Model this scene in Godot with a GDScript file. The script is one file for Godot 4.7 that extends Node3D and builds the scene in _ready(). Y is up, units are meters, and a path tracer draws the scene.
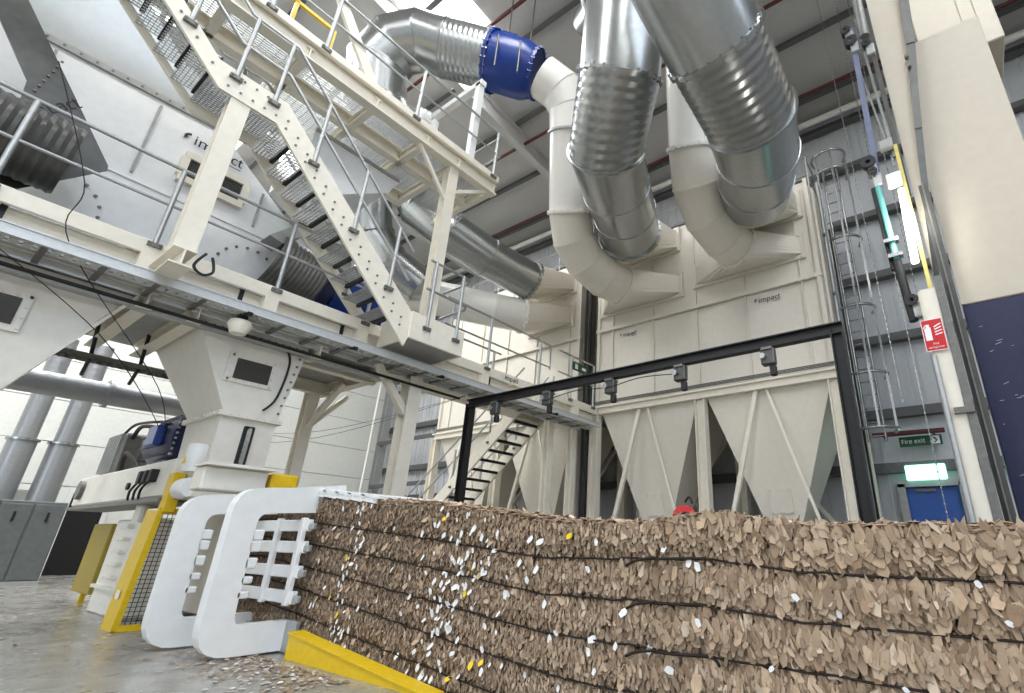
extends Node3D
# A recycling hall: a baler pushing out cardboard bales, a steel platform with stairs, two dust filters and their ducts.
# x runs along the bales and the filter faces, z along the platform, y up, metres.

var M := {}
var taken := {}
var rng := RandomNumberGenerator.new()

# ---------------------------------------------------------------- names and tags
func numbered(n: String) -> String:
	taken[n] = taken.get(n, -1) + 1
	return n if taken[n] == 0 else "%s_%03d" % [n, taken[n]]

func tag(o, label: String, category: String, group := "", kind := ""):
	if label: o.set_meta("label", label)
	if category: o.set_meta("category", category)
	if group: o.set_meta("group", group)
	if kind: o.set_meta("kind", kind)
	return o

func thing(called: String, at: Vector3, label: String, category: String, group := ""):
	var o := Node3D.new()
	o.name = numbered(called)
	add_child(o)
	o.position = at
	return tag(o, label, category, group)

func setting(called: String, label := ""):
	var o := Node3D.new()
	o.name = called
	add_child(o)
	o.set_meta("kind", "structure")
	if label: o.set_meta("label", label)
	return o

# a mesh given in world coordinates, under a parent that may stand elsewhere
func put(s: SurfaceTool, called: String, m, parent = self):
	s.generate_normals()
	var o := MeshInstance3D.new()
	o.mesh = s.commit()
	return hang(o, called, m, parent)

func hang(o: MeshInstance3D, called: String, m, parent = self):
	o.name = numbered(called) if parent == self else called
	o.material_override = m
	parent.add_child(o, true)
	var off := Vector3.ZERO
	var p = parent
	while p != self:
		off += p.position
		p = p.get_parent()
	o.position = o.position - off
	return o

func share(mesh: Mesh, t: Transform3D, called: String, m, parent):
	var o := MeshInstance3D.new()
	o.mesh = mesh
	o.transform = t
	return hang(o, called, m, parent)

# ---------------------------------------------------------------- shapes
func st() -> SurfaceTool:
	var s := SurfaceTool.new()
	s.begin(Mesh.PRIMITIVE_TRIANGLES)
	s.set_smooth_group(-1)
	return s

func tri(s: SurfaceTool, a, b, c):
	s.add_vertex(a); s.add_vertex(b); s.add_vertex(c)

func quad(s: SurfaceTool, a, b, c, d):
	tri(s, a, b, c); tri(s, a, c, d)

func hexa(s: SurfaceTool, p: Array):   # eight corners: bottom loop 0-3, top loop 4-7
	quad(s, p[0], p[1], p[2], p[3]); quad(s, p[7], p[6], p[5], p[4])
	for i in 4:
		var j := (i + 1) % 4
		quad(s, p[i], p[i + 4], p[j + 4], p[j])

func bx(s: SurfaceTool, c: Vector3, size: Vector3, b := Basis()):
	var h := size / 2.0
	var p := []
	for y in [-1, 1]:
		for k in [[-1, -1], [-1, 1], [1, 1], [1, -1]]:
			p.append(c + b * Vector3(k[0] * h.x, y * h.y, k[1] * h.z))
	hexa(s, p)

# a box with chamfered edges
func cbx(s: SurfaceTool, c: Vector3, size: Vector3, e := 0.02, b := Basis()):
	var h := size / 2.0
	e = minf(e, minf(h.x, minf(h.y, h.z)) * 0.9)
	var v := func(i, sx, sy, sz):
		var q := Vector3(sx * h.x, sy * h.y, sz * h.z)
		for k in 3:
			if k != i: q[k] -= e * signf(q[k])
		return c + b * q
	for i in 3:
		var j := (i + 1) % 3
		var k := (i + 2) % 3
		for sg in [-1, 1]:
			var q := []
			for d in [[-1, -1], [1, -1], [1, 1], [-1, 1]]:
				var g := [0, 0, 0]
				g[i] = sg; g[j] = d[0] * sg; g[k] = d[1]
				q.append(v.call(i, g[0], g[1], g[2]))
			quad(s, q[3], q[2], q[1], q[0])
	for i in 3:                                   # the twelve bevels
		var j := (i + 1) % 3
		var k := (i + 2) % 3
		for a in [-1, 1]:
			for d in [-1, 1]:
				var q := []
				for w in [[j, -1], [j, 1], [k, 1], [k, -1]]:
					var g := [0, 0, 0]
					g[i] = w[1]; g[j] = a; g[k] = d
					q.append(v.call(w[0], g[0], g[1], g[2]))
				if a * d > 0: q.reverse()
				quad(s, q[0], q[1], q[2], q[3])
	for a in [-1, 1]:
		for d in [-1, 1]:
			for g in [-1, 1]:
				var q := [v.call(0, a, d, g), v.call(1, a, d, g), v.call(2, a, d, g)]
				if a * d * g > 0: q.reverse()
				tri(s, q[0], q[1], q[2])

func frame_of(a: Vector3, b: Vector3, up := Vector3.UP) -> Basis:   # z along a->b, y near up
	var z := (b - a).normalized()
	if absf(z.dot(up)) > 0.98: up = Vector3.RIGHT if absf(z.x) < 0.9 else Vector3.BACK
	var x := up.cross(z).normalized()
	return Basis(x, z.cross(x), z)

func bar(s: SurfaceTool, a: Vector3, b: Vector3, w: float, h: float, up := Vector3.UP):
	bx(s, (a + b) / 2.0, Vector3(w, h, a.distance_to(b)), frame_of(a, b, up))

# an I section from a to b: flanges w wide across, h deep along "up"
func ibeam(s: SurfaceTool, a: Vector3, b: Vector3, w: float, h: float, up := Vector3.UP, t := 0.02):
	var f := frame_of(a, b, up)
	bar(s, a + f.y * (h - t) / 2.0, b + f.y * (h - t) / 2.0, w, t, up)
	bar(s, a - f.y * (h - t) / 2.0, b - f.y * (h - t) / 2.0, w, t, up)
	bar(s, a, b, t * 0.8, h - 2 * t, up)

# a round tube along points; r a number or one radius per point; facets: each stretch is shaded on its own
func tube(s: SurfaceTool, pts: Array, r, seg := 10, caps := true, facets := false):
	var n := pts.size()
	var x := Vector3.ZERO
	var rings := []
	for i in n:
		var d: Vector3
		if i == 0: d = pts[1] - pts[0]
		elif i == n - 1: d = pts[i] - pts[i - 1]
		else: d = (pts[i] - pts[i - 1]).normalized() + (pts[i + 1] - pts[i]).normalized()
		d = d.normalized()
		if i == 0: x = frame_of(pts[0], pts[1]).x
		x = (x - d * x.dot(d)).normalized()
		var y := d.cross(x)
		var ri: float = r if r is float else r[i]
		var k := 1.0
		if i > 0 and i < n - 1:
			k = minf(1.6, 1.0 / maxf(0.5, d.dot((pts[i] - pts[i - 1]).normalized())))
		var bend := Vector3.ZERO
		if k > 1.001:
			bend = ((pts[i + 1] - pts[i]).normalized() - (pts[i] - pts[i - 1]).normalized()).normalized()
		var ring := []
		for j in seg:
			var a := TAU * j / seg
			var q := (x * cos(a) + y * sin(a)) * ri
			q += bend * q.dot(bend) * (k - 1.0)
			ring.append(pts[i] + q)
		rings.append(ring)
	for i in n - 1:
		s.set_smooth_group(i + 1 if facets else 1)
		for j in seg:
			var k := (j + 1) % seg
			quad(s, rings[i][j], rings[i][k], rings[i + 1][k], rings[i + 1][j])
	s.set_smooth_group(-1)
	if caps:
		for e in [0, n - 1]:
			for j in seg:
				var k := (j + 1) % seg
				if e == 0: tri(s, pts[0], rings[0][k], rings[0][j])
				else: tri(s, pts[e], rings[e][j], rings[e][k])

# a hollow collar round an axis point
func collar(s: SurfaceTool, c: Vector3, axis: Vector3, r0: float, r1: float, w: float, seg := 28):
	var d := axis.normalized() * w / 2.0
	var f := frame_of(Vector3.ZERO, axis)
	for j in seg:
		var a := TAU * j / seg
		var b := TAU * (j + 1) / seg
		var u := f.x * cos(a) + f.y * sin(a)
		var v := f.x * cos(b) + f.y * sin(b)
		quad(s, c + u * r1 - d, c + v * r1 - d, c + v * r1 + d, c + u * r1 + d)
		quad(s, c + u * r0 + d, c + v * r0 + d, c + v * r0 - d, c + u * r0 - d)
		quad(s, c + u * r0 - d, c + v * r0 - d, c + v * r1 - d, c + u * r1 - d)
		quad(s, c + u * r1 + d, c + v * r1 + d, c + v * r0 + d, c + u * r0 + d)

# a flat outline (points in order) given thickness by the vector "t"
func plate(s: SurfaceTool, pts: Array, t: Vector3):
	var nrm := Vector3.ZERO
	for i in pts.size():
		nrm += (pts[i] - pts[0]).cross(pts[(i + 1) % pts.size()] - pts[0])
	var f := frame_of(Vector3.ZERO, nrm)
	var flat := PackedVector2Array()
	for p in pts: flat.append(Vector2(f.x.dot(p), f.y.dot(p)))
	var ix := Geometry2D.triangulate_polygon(flat)
	for i in range(0, ix.size(), 3):
		tri(s, pts[ix[i]], pts[ix[i + 1]], pts[ix[i + 2]])
		tri(s, pts[ix[i]] + t, pts[ix[i + 2]] + t, pts[ix[i + 1]] + t)
	for i in pts.size():
		var j := (i + 1) % pts.size()
		quad(s, pts[i], pts[j], pts[j] + t, pts[i] + t)

func yz(x: float, pts: Array) -> Array:   # outline in a plane x = const from [z, y] pairs
	return pts.map(func(p): return Vector3(x, p[1], p[0]))

func xy(z: float, pts: Array) -> Array:
	return pts.map(func(p): return Vector3(p[0], p[1], z))

func bolts(s: SurfaceTool, pts: Array, axis: Vector3, r := 0.014, h := 0.012):
	for p in pts: tube(s, [p, p + axis.normalized() * h], r, 6)

func between(a: Vector3, b: Vector3, n: int) -> Array:
	var o := []
	for i in n: o.append(a.lerp(b, i / float(maxi(1, n - 1))))
	return o

func arc(c: Vector3, u: Vector3, v: Vector3, a0: float, a1: float, n: int) -> Array:
	var o := []
	for i in n + 1:
		var a := deg_to_rad(lerpf(a0, a1, i / float(n)))
		o.append(c + u * cos(a) + v * sin(a))
	return o

func smooth(pts: Array, per := 6) -> Array:
	var c := Curve3D.new()
	for i in pts.size():
		var d := Vector3.ZERO
		if i > 0 and i < pts.size() - 1: d = (pts[i + 1] - pts[i - 1]) / 6.0
		c.add_point(pts[i], -d, d)
	var o := []
	for i in pts.size() - 1:
		for k in per: o.append(c.sample(i, k / float(per)))
	o.append(pts[-1])
	return o

# lettering: flat print standing 3 mm proud
func print_text(words: String, at: Vector3, turn: Vector3, size: float, m, parent, called := "lettering"):
	var t := TextMesh.new()
	t.text = words
	var f := SystemFont.new()
	f.font_names = PackedStringArray(["Droid Sans"])
	t.font = f
	t.font_size = 48
	t.pixel_size = size / 48.0
	t.depth = 0.004
	var o := MeshInstance3D.new()
	o.mesh = t
	o.rotation = turn
	o.position = at
	return hang(o, called, m, parent)

# ---------------------------------------------------------------- materials
func noise_tex(freq: float, lo: Color, hi: Color, seed_: int, octaves := 4, size := 512, cell := false) -> NoiseTexture2D:
	var n := FastNoiseLite.new()
	n.noise_type = FastNoiseLite.TYPE_CELLULAR if cell else FastNoiseLite.TYPE_SIMPLEX_SMOOTH
	n.frequency = freq
	n.seed = seed_
	n.fractal_octaves = octaves
	var t := NoiseTexture2D.new()
	t.noise = n
	t.width = size
	t.height = size
	t.seamless = true
	var g := Gradient.new()
	g.colors = PackedColorArray([lo, hi])
	t.color_ramp = g
	return t

func mat(c: Color, rough := 0.6, metal := 0.0, vary := 0.06, scale := 0.6, seed_ := 1) -> StandardMaterial3D:
	var m := StandardMaterial3D.new()
	m.albedo_color = c
	m.roughness = rough
	m.metallic = metal
	if vary > 0.0:
		m.albedo_texture = shade_tex(vary)
		m.uv1_triplanar = true
		m.uv1_world_triplanar = true
		m.uv1_scale = Vector3.ONE * scale
	return m

var shade_cache := {}
func shade_tex(vary: float) -> Texture2D:
	var k := int(vary * 100)
	if not shade_cache.has(k):
		shade_cache[k] = noise_tex(0.02, Color(1 - 2 * vary, 1 - 2 * vary, 1 - 2.2 * vary), Color(1, 1, 1), 40 + k, 5)
	return shade_cache[k]

func materials():
	M.cream = mat(Color(0.93, 0.905, 0.845), 0.5, 0, 0.02)
	M.white = mat(Color(0.91, 0.915, 0.91), 0.42, 0, 0.015)
	M.house = mat(Color(0.93, 0.94, 0.945), 0.26, 0, 0.01)
	M.filter = mat(Color(0.90, 0.875, 0.825), 0.5, 0, 0.015)
	M.duct_white = mat(Color(0.93, 0.92, 0.895), 0.25, 0, 0.01)
	M.grey_paint = mat(Color(0.66, 0.665, 0.66), 0.5, 0, 0.05)
	M.galv = mat(Color(0.70, 0.71, 0.71), 0.27, 0.92, 0.05, 1.1)
	M.zinc = mat(Color(0.80, 0.81, 0.81), 0.45, 0.3, 0.03, 1.3)
	M.galv_dull = mat(Color(0.72, 0.73, 0.73), 0.42, 0.6, 0.04, 1.3)
	M.dark_plate = mat(Color(0.36, 0.36, 0.35), 0.4, 0.5, 0.06)
	M.steel = mat(Color(0.50, 0.50, 0.49), 0.5, 0.5, 0.08, 1.4)
	M.black = mat(Color(0.13, 0.13, 0.135), 0.5, 0.2, 0.08, 1.4)
	M.rubber = mat(Color(0.06, 0.06, 0.065), 0.6, 0, 0)
	M.blue = mat(Color(0.06, 0.22, 0.55), 0.3, 0, 0.05)
	M.navy = mat(Color(0.10, 0.12, 0.28), 0.4, 0, 0.06, 1.2)
	M.yellow = mat(Color(0.90, 0.75, 0.08), 0.45, 0, 0.03, 1.2)
	M.pale_yellow = mat(Color(0.86, 0.80, 0.45), 0.5, 0, 0.05, 1.2)
	M.pipe_grey = mat(Color(0.60, 0.61, 0.62), 0.35, 0.4, 0.03, 1.2)
	M.shaded_yellow = mat(Color(0.66, 0.58, 0.20), 0.5, 0, 0.04, 1.2)  # darker copy of the yellow, with the plate's shade put into the colour
	M.sheet = mat(Color(0.80, 0.815, 0.82), 0.34, 0.35, 0.02, 0.7)
	M.red = mat(Color(0.80, 0.10, 0.12), 0.4, 0, 0)
	M.beige = mat(Color(0.90, 0.885, 0.845), 0.5, 0, 0.025)
	M.cabinet = mat(Color(0.40, 0.42, 0.42), 0.5, 0, 0.05)
	M.glass_dark = mat(Color(0.22, 0.21, 0.19), 0.12, 0, 0)
	M.clad = mat(Color(0.76, 0.77, 0.78), 0.5, 0.1, 0.02)
	M.panel_wall = mat(Color(0.90, 0.905, 0.88), 0.6, 0, 0.02)
	M.roof = mat(Color(0.74, 0.735, 0.725), 0.7, 0, 0.015)
	M.purlin = mat(Color(0.40, 0.40, 0.40), 0.5, 0.3, 0.05)
	M.pipe_red = mat(Color(0.33, 0.11, 0.10), 0.5, 0, 0.05)
	M.ink = mat(Color(0.05, 0.06, 0.14), 0.6, 0, 0)
	M.sign_white = mat(Color(0.95, 0.95, 0.95), 0.5, 0, 0)
	M.sign_green = mat(Color(0.03, 0.30, 0.17), 0.5, 0, 0)
	M.door_blue = mat(Color(0.13, 0.34, 0.66), 0.45, 0, 0.03)
	M.teal = mat(Color(0.36, 0.66, 0.63), 0.4, 0, 0.05)
	M.strap = mat(Color(0.45, 0.48, 0.58), 0.7, 0, 0.05)
	M.cream_wall = mat(Color(0.79, 0.755, 0.69), 0.6, 0, 0.015)
	# concrete
	var c := StandardMaterial3D.new()
	c.albedo_color = Color(0.61, 0.60, 0.575)
	c.albedo_texture = noise_tex(0.012, Color(0.84, 0.84, 0.83), Color(1, 1, 1), 9, 6, 1024)
	c.roughness_texture = noise_tex(0.02, Color(0.16, 0.16, 0.16), Color(0.40, 0.40, 0.40), 12, 4)
	c.roughness = 1.0
	c.uv1_triplanar = true
	c.uv1_world_triplanar = true
	c.uv1_scale = Vector3.ONE * 0.22
	M.concrete = c
	# pulped brown board: the bale's body under its flakes
	var b := StandardMaterial3D.new()
	b.albedo_color = Color(1, 1, 1)
	b.albedo_texture = noise_tex(0.05, Color(0.34, 0.265, 0.195), Color(0.56, 0.455, 0.35), 21, 4, 512, true)
	b.roughness = 0.95
	b.uv1_triplanar = true
	b.uv1_world_triplanar = true
	b.uv1_scale = Vector3(1.2, 0.7, 1.2)
	M.bale = b
	var fl := StandardMaterial3D.new()
	fl.vertex_color_use_as_albedo = true
	fl.albedo_texture = noise_tex(0.03, Color(0.82, 0.80, 0.78), Color(1, 1, 1), 33, 4, 256)
	fl.roughness = 0.9
	fl.uv1_triplanar = true
	fl.uv1_scale = Vector3.ONE * 6.0
	M.flake = fl
	M.paper = mat(Color(0.92, 0.92, 0.91), 0.8, 0, 0.03, 3.0)
	M.card = mat(Color(0.77, 0.67, 0.56), 0.9, 0, 0.06, 3.0)
	M.card_dark = mat(Color(0.62, 0.52, 0.42), 0.9, 0, 0.06, 3.0)
	M.scrap_yellow = mat(Color(0.93, 0.80, 0.16), 0.7, 0, 0)
	M.wire = mat(Color(0.16, 0.13, 0.11), 0.6, 0.4, 0)

func glow(c: Color, e: float) -> StandardMaterial3D:
	var m := StandardMaterial3D.new()
	m.albedo_color = Color(0.9, 0.9, 0.9)
	m.emission_enabled = true
	m.emission = c
	m.emission_energy_multiplier = e
	return m

func area(at: Vector3, size: Vector2, towards: Vector3, c: Color, energy: float, parent = self):
	var l := AreaLight3D.new()
	l.name = "light"
	l.area_size = size
	l.area_normalize_energy = true
	l.light_color = c
	l.light_energy = energy
	l.area_range = 60.0
	l.shadow_enabled = true
	parent.add_child(l, true)
	var b := frame_of(Vector3.ZERO, -towards, Vector3.UP if absf(towards.y) < 0.9 else Vector3.BACK)
	l.transform = Transform3D(b, at - (parent.position if parent != self else Vector3.ZERO))
	return l

func _ready():
	rng.seed = 4711
	# camera: a wide lens, shifted because the photograph is a crop of a wider frame
	var cam := Camera3D.new()
	cam.name = "camera"
	cam.projection = Camera3D.PROJECTION_FRUSTUM
	cam.near = 0.05
	cam.far = 200.0
	cam.size = 693.0 / 502.1 * 0.05
	cam.frustum_offset = Vector2((512.0 - 610.5) / 502.1 * 0.05, 0)
	cam.position = Vector3(0, 0.95, 0)
	cam.basis = Basis(Vector3.UP, deg_to_rad(35.13)) * Basis(Vector3.RIGHT, deg_to_rad(21.81)) * Basis(Vector3.BACK, deg_to_rad(1.08))
	add_child(cam)
	var we := WorldEnvironment.new()
	we.name = "surroundings"
	var e := Environment.new()
	e.background_mode = Environment.BG_SKY
	var sky := Sky.new()
	var sm := ProceduralSkyMaterial.new()
	sm.sky_top_color = Color(0.75, 0.82, 0.92)
	sm.sky_horizon_color = Color(0.92, 0.94, 0.96)
	sm.ground_bottom_color = Color(0.5, 0.5, 0.48)
	sm.ground_horizon_color = Color(0.7, 0.7, 0.68)
	sky.sky_material = sm
	e.sky = sky
	e.background_energy_multiplier = 3.6
	e.tonemap_mode = Environment.TONE_MAPPER_LINEAR
	e.tonemap_exposure = 1.42
	e.sdfgi_enabled = true
	e.ssao_enabled = true
	e.ssil_enabled = true
	we.environment = e
	add_child(we)
	materials()
	rooflights()
	hall()
	filters()
	ducts()
	platform()
	stairs()
	baler()
	bales()
	black_gantry()
	door_side()
	far_left()
	details()

# ---------------------------------------------------------------- the hall
const X0 := -20.6
const X1 := 7.0
const Z0 := -12.2
const Z1 := 15.0

func roof_y(z: float) -> float:
	return 12.2 + (minf(z, 1.4) - Z0) * 0.09 - maxf(0.0, z - 1.4) * 0.09

# translucent rooflights between the purlins: they glow with the daylight above them and light the hall
const ROOFLIGHTS := [[-12.9, -4.7], [-8.5, -4.7], [-3.6, -2.2], [2.6, -4.7], [-17.3, -2.2], [-13.4, -0.1], [-16.8, -0.1], [-10.8, -0.1], [4.9, -0.1], [-10.5, 4.6], [-3.6, 4.6], [3.4, 4.6], [-3.6, 10.0], [3.4, 10.0], [-10.5, 10.0], [-17.3, 6.0]]  # the rightmost one is unseen, added to brighten the separator housing

func rooflights():
	var g := glow(Color(1, 1, 0.99), 2.2)
	for i in ROOFLIGHTS.size():
		var p: Array = ROOFLIGHTS[i]
		var z: float = p[1]
		var c := Vector3(p[0], roof_y(z) - 0.03, z)
		var o = setting("window_%d" % (i + 1), "translucent white rooflight panel set in the roof")
		o.position = c
		var s := st()
		var sl := (-0.09 if z > 1.4 else 0.09)
		hexa(s, [c + Vector3(-1.1, -1.3 * sl, -1.3), c + Vector3(-1.1, 1.3 * sl, 1.3), c + Vector3(1.1, 1.3 * sl, 1.3), c + Vector3(1.1, -1.3 * sl, -1.3), c + Vector3(-1.1, -1.3 * sl + 0.05, -1.3), c + Vector3(-1.1, 1.3 * sl + 0.05, 1.3), c + Vector3(1.1, 1.3 * sl + 0.05, 1.3), c + Vector3(1.1, -1.3 * sl + 0.05, -1.3)])
		put(s, "panel", g, o)
		area(c + Vector3(0, -0.2, 0), Vector2(2.2, 2.6), Vector3.DOWN, Color(0.985, 0.99, 1.0), 22.0, o)

func hall():
	var s := st()
	bx(s, Vector3((X0 + X1) / 2, -0.1, (Z0 + Z1) / 2), Vector3(X1 - X0 + 1, 0.2, Z1 - Z0 + 1))
	var o = put(s, "floor", M.concrete)
	tag(o, "smooth pale grey concrete floor with paper scraps", "", "", "structure")
	# back wall: upright cladding trays with ribs, dark rails in front
	var w = setting("wall_back", "grey vertically ribbed cladding wall behind the filters")
	s = st()
	bx(s, Vector3((X0 + X1) / 2, 6.3, Z0 - 0.15), Vector3(X1 - X0 + 1, 12.6, 0.2))
	put(s, "cladding_backing", M.clad, w)
	var x := X0
	while x < X1:
		s = st()
		bx(s, Vector3(x + 0.49, 6.2, Z0 - 0.04), Vector3(0.95, 12.4, 0.03))
		for k in 3: bx(s, Vector3(x + 0.2 + k * 0.3, 6.2, Z0 - 0.02), Vector3(0.05, 12.4, 0.03))
		put(s, "cladding_panel", M.clad, w)
		x += 1.0
	for y in [2.59, 3.73, 5.43, 7.03, 8.71, 10.33, 11.85]:
		s = st()
		bx(s, Vector3((X0 + X1) / 2, y, Z0 + 0.09), Vector3(X1 - X0, 0.20, 0.14))
		bx(s, Vector3((X0 + X1) / 2, y - 0.1, Z0 + 0.13), Vector3(X1 - X0, 0.02, 0.22))
		put(s, "rail", M.purlin, w)
	# left wall: smooth white panels laid flat, with joints
	w = setting("wall_left", "smooth white panel wall with level joints")
	s = st()
	bx(s, Vector3(X0 - 0.2, 7, (Z0 + Z1) / 2), Vector3(0.2, 14, Z1 - Z0 + 1))
	put(s, "wall_backing", M.grey_paint, w)
	for k in 12:
		s = st()
		bx(s, Vector3(X0 - 0.06, 0.55 + k * 1.14, (Z0 + Z1) / 2), Vector3(0.1, 1.12, Z1 - Z0))
		put(s, "wall_panel", M.panel_wall, w)
	# right wall and the wall behind the camera, with an open loading door
	w = setting("wall_right", "grey clad wall on the loading side")
	s = st()
	# solid sheet and loading door below unseen high openings added to light the housing
	bx(s, Vector3(X1 + 0.1, 4.0, (Z0 + 1.0) / 2), Vector3(0.2, 8.0, 1.0 - Z0)); bx(s, Vector3(X1 + 0.1, 4.0, 12.5), Vector3(0.2, 8.0, 5.0)); bx(s, Vector3(X1 + 0.1, 6.4, 5.5), Vector3(0.2, 3.2, 9.0))
	bx(s, Vector3(X1 + 0.1, 13.0, (Z0 + Z1) / 2), Vector3(0.2, 2.0, Z1 - Z0 + 1)); bx(s, Vector3(X1 + 0.1, 10.0, (Z0 - 5.0) / 2), Vector3(0.2, 4.0, -5.0 - Z0)); bx(s, Vector3(X1 + 0.1, 10.0, 13.5), Vector3(0.2, 4.0, 3.0))
	put(s, "cladding_backing", M.clad, w)
	w = setting("wall_front", "grey clad wall with an open loading door")
	for r in [[X0, -13.0, 0, 13.4], [-5.0, X1, 0, 13.4], [-13.0, -5.0, 7.0, 13.4]]:
		s = st()
		bx(s, Vector3((r[0] + r[1]) / 2, (r[2] + r[3]) / 2, Z1 + 0.1), Vector3(r[1] - r[0], r[3] - r[2], 0.2))
		put(s, "cladding_backing", M.clad, w)
	# roof in two slopes, cut round the rooflights
	var c = setting("ceiling", "pale grey sheet roof on dark purlins")
	for slope in [[Z0, 1.4], [1.4, Z1]]:
		var za: float = slope[0]
		var zb: float = slope[1]
		var holes := []
		for p in ROOFLIGHTS:
			if p[1] > za and p[1] < zb: holes.append(p)
		var zs := [za, zb]
		for p in holes:
			for q in [p[1] - 1.3, p[1] + 1.3]:
				if not zs.has(q): zs.append(q)
		zs.sort()
		for i in zs.size() - 1:
			var mid: float = (zs[i] + zs[i + 1]) / 2
			var cuts := [X0 - 0.5]
			for p in holes:
				if absf(p[1] - mid) < 1.3: cuts.append_array([p[0] - 1.1, p[0] + 1.1])
			cuts.append(X1 + 0.5)
			cuts.sort()
			for k in range(0, cuts.size() - 1, 2):
				s = st()
				var a: float = cuts[k]
				var b: float = cuts[k + 1]
				var ya := roof_y(zs[i])
				var yb := roof_y(zs[i + 1])
				hexa(s, [Vector3(a, ya, zs[i]), Vector3(a, yb, zs[i + 1]), Vector3(b, yb, zs[i + 1]), Vector3(b, ya, zs[i]), Vector3(a, ya + 0.15, zs[i]), Vector3(a, yb + 0.15, zs[i + 1]), Vector3(b, yb + 0.15, zs[i + 1]), Vector3(b, ya + 0.15, zs[i])])
				put(s, "roof_sheet", M.roof, c)
	var z := Z0 + 1.1
	while z < Z1:
		s = st()
		var y := roof_y(z)
		bx(s, Vector3((X0 + X1) / 2, y - 0.14, z), Vector3(X1 - X0, 0.22, 0.03))
		bx(s, Vector3((X0 + X1) / 2, y - 0.24, z + 0.05), Vector3(X1 - X0, 0.03, 0.11))
		put(s, "purlin", M.purlin if z < -1 else M.roof, c)
		z += 1.75
	# rafters across the hall
	for rx in [-15.2, -8.9, -2.4, 4.0]:
		s = st()
		ibeam(s, Vector3(rx, roof_y(Z0) - 0.55, Z0 + 0.2), Vector3(rx, roof_y(1.4) - 0.55, 1.4), 0.24, 0.55)
		put(s, "rafter", M.roof, c)
	# sprinkler pipes under the roof
	for k in 3:
		var pz: float = [-10.6, -8.0, -5.0][k]
		s = st()
		var py := roof_y(pz) - 0.52
		tube(s, [Vector3(X0 + 0.2, py, pz), Vector3(X1 - 0.2, py, pz)], 0.045, 10)
		var o2 = put(s, "sprinkler_pipe", M.pipe_red)
		tag(o2, ["dark red sprinkler pipe nearest the back wall under the roof", "dark red sprinkler pipe behind the blue fan under the roof", "dark red sprinkler pipe in front of the bright rooflight"][k], "pipe", "sprinkler pipes")
	s = st()
	tube(s, [Vector3(X0 + 0.2, 11.9, -11.7), Vector3(X1 - 0.2, 11.9, -11.7)], 0.09, 12)
	tag(put(s, "white_pipe", M.duct_white), "white pipe along the top of the back wall", "pipe")
	# door in the back wall with its frame, signs
	var d = setting("door_1", "blue fire exit door in a pale grey frame")
	s = st()
	cbx(s, Vector3(-0.64, 1.09, Z0 + 0.06), Vector3(0.92, 2.18, 0.06), 0.01)
	put(s, "door_leaf", M.door_blue, d)
	for f in [[-1.16, 1.12, 0.13, 2.26], [-0.12, 1.12, 0.13, 2.26]]:
		s = st()
		bx(s, Vector3(f[0], f[1], Z0 + 0.1), Vector3(f[2], f[3], 0.22))
		put(s, "door_frame", M.grey_paint, d)
	s = st()
	bx(s, Vector3(-0.64, 2.25, Z0 + 0.1), Vector3(1.17, 0.13, 0.22))
	put(s, "door_frame", M.grey_paint, d)
	s = st()
	bx(s, Vector3(-0.75, 2.12, Z0 + 0.12), Vector3(0.34, 0.05, 0.06))
	put(s, "door_closer", M.steel, d)

# ---------------------------------------------------------------- the two dust filters
const FZ := -9.5

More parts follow.
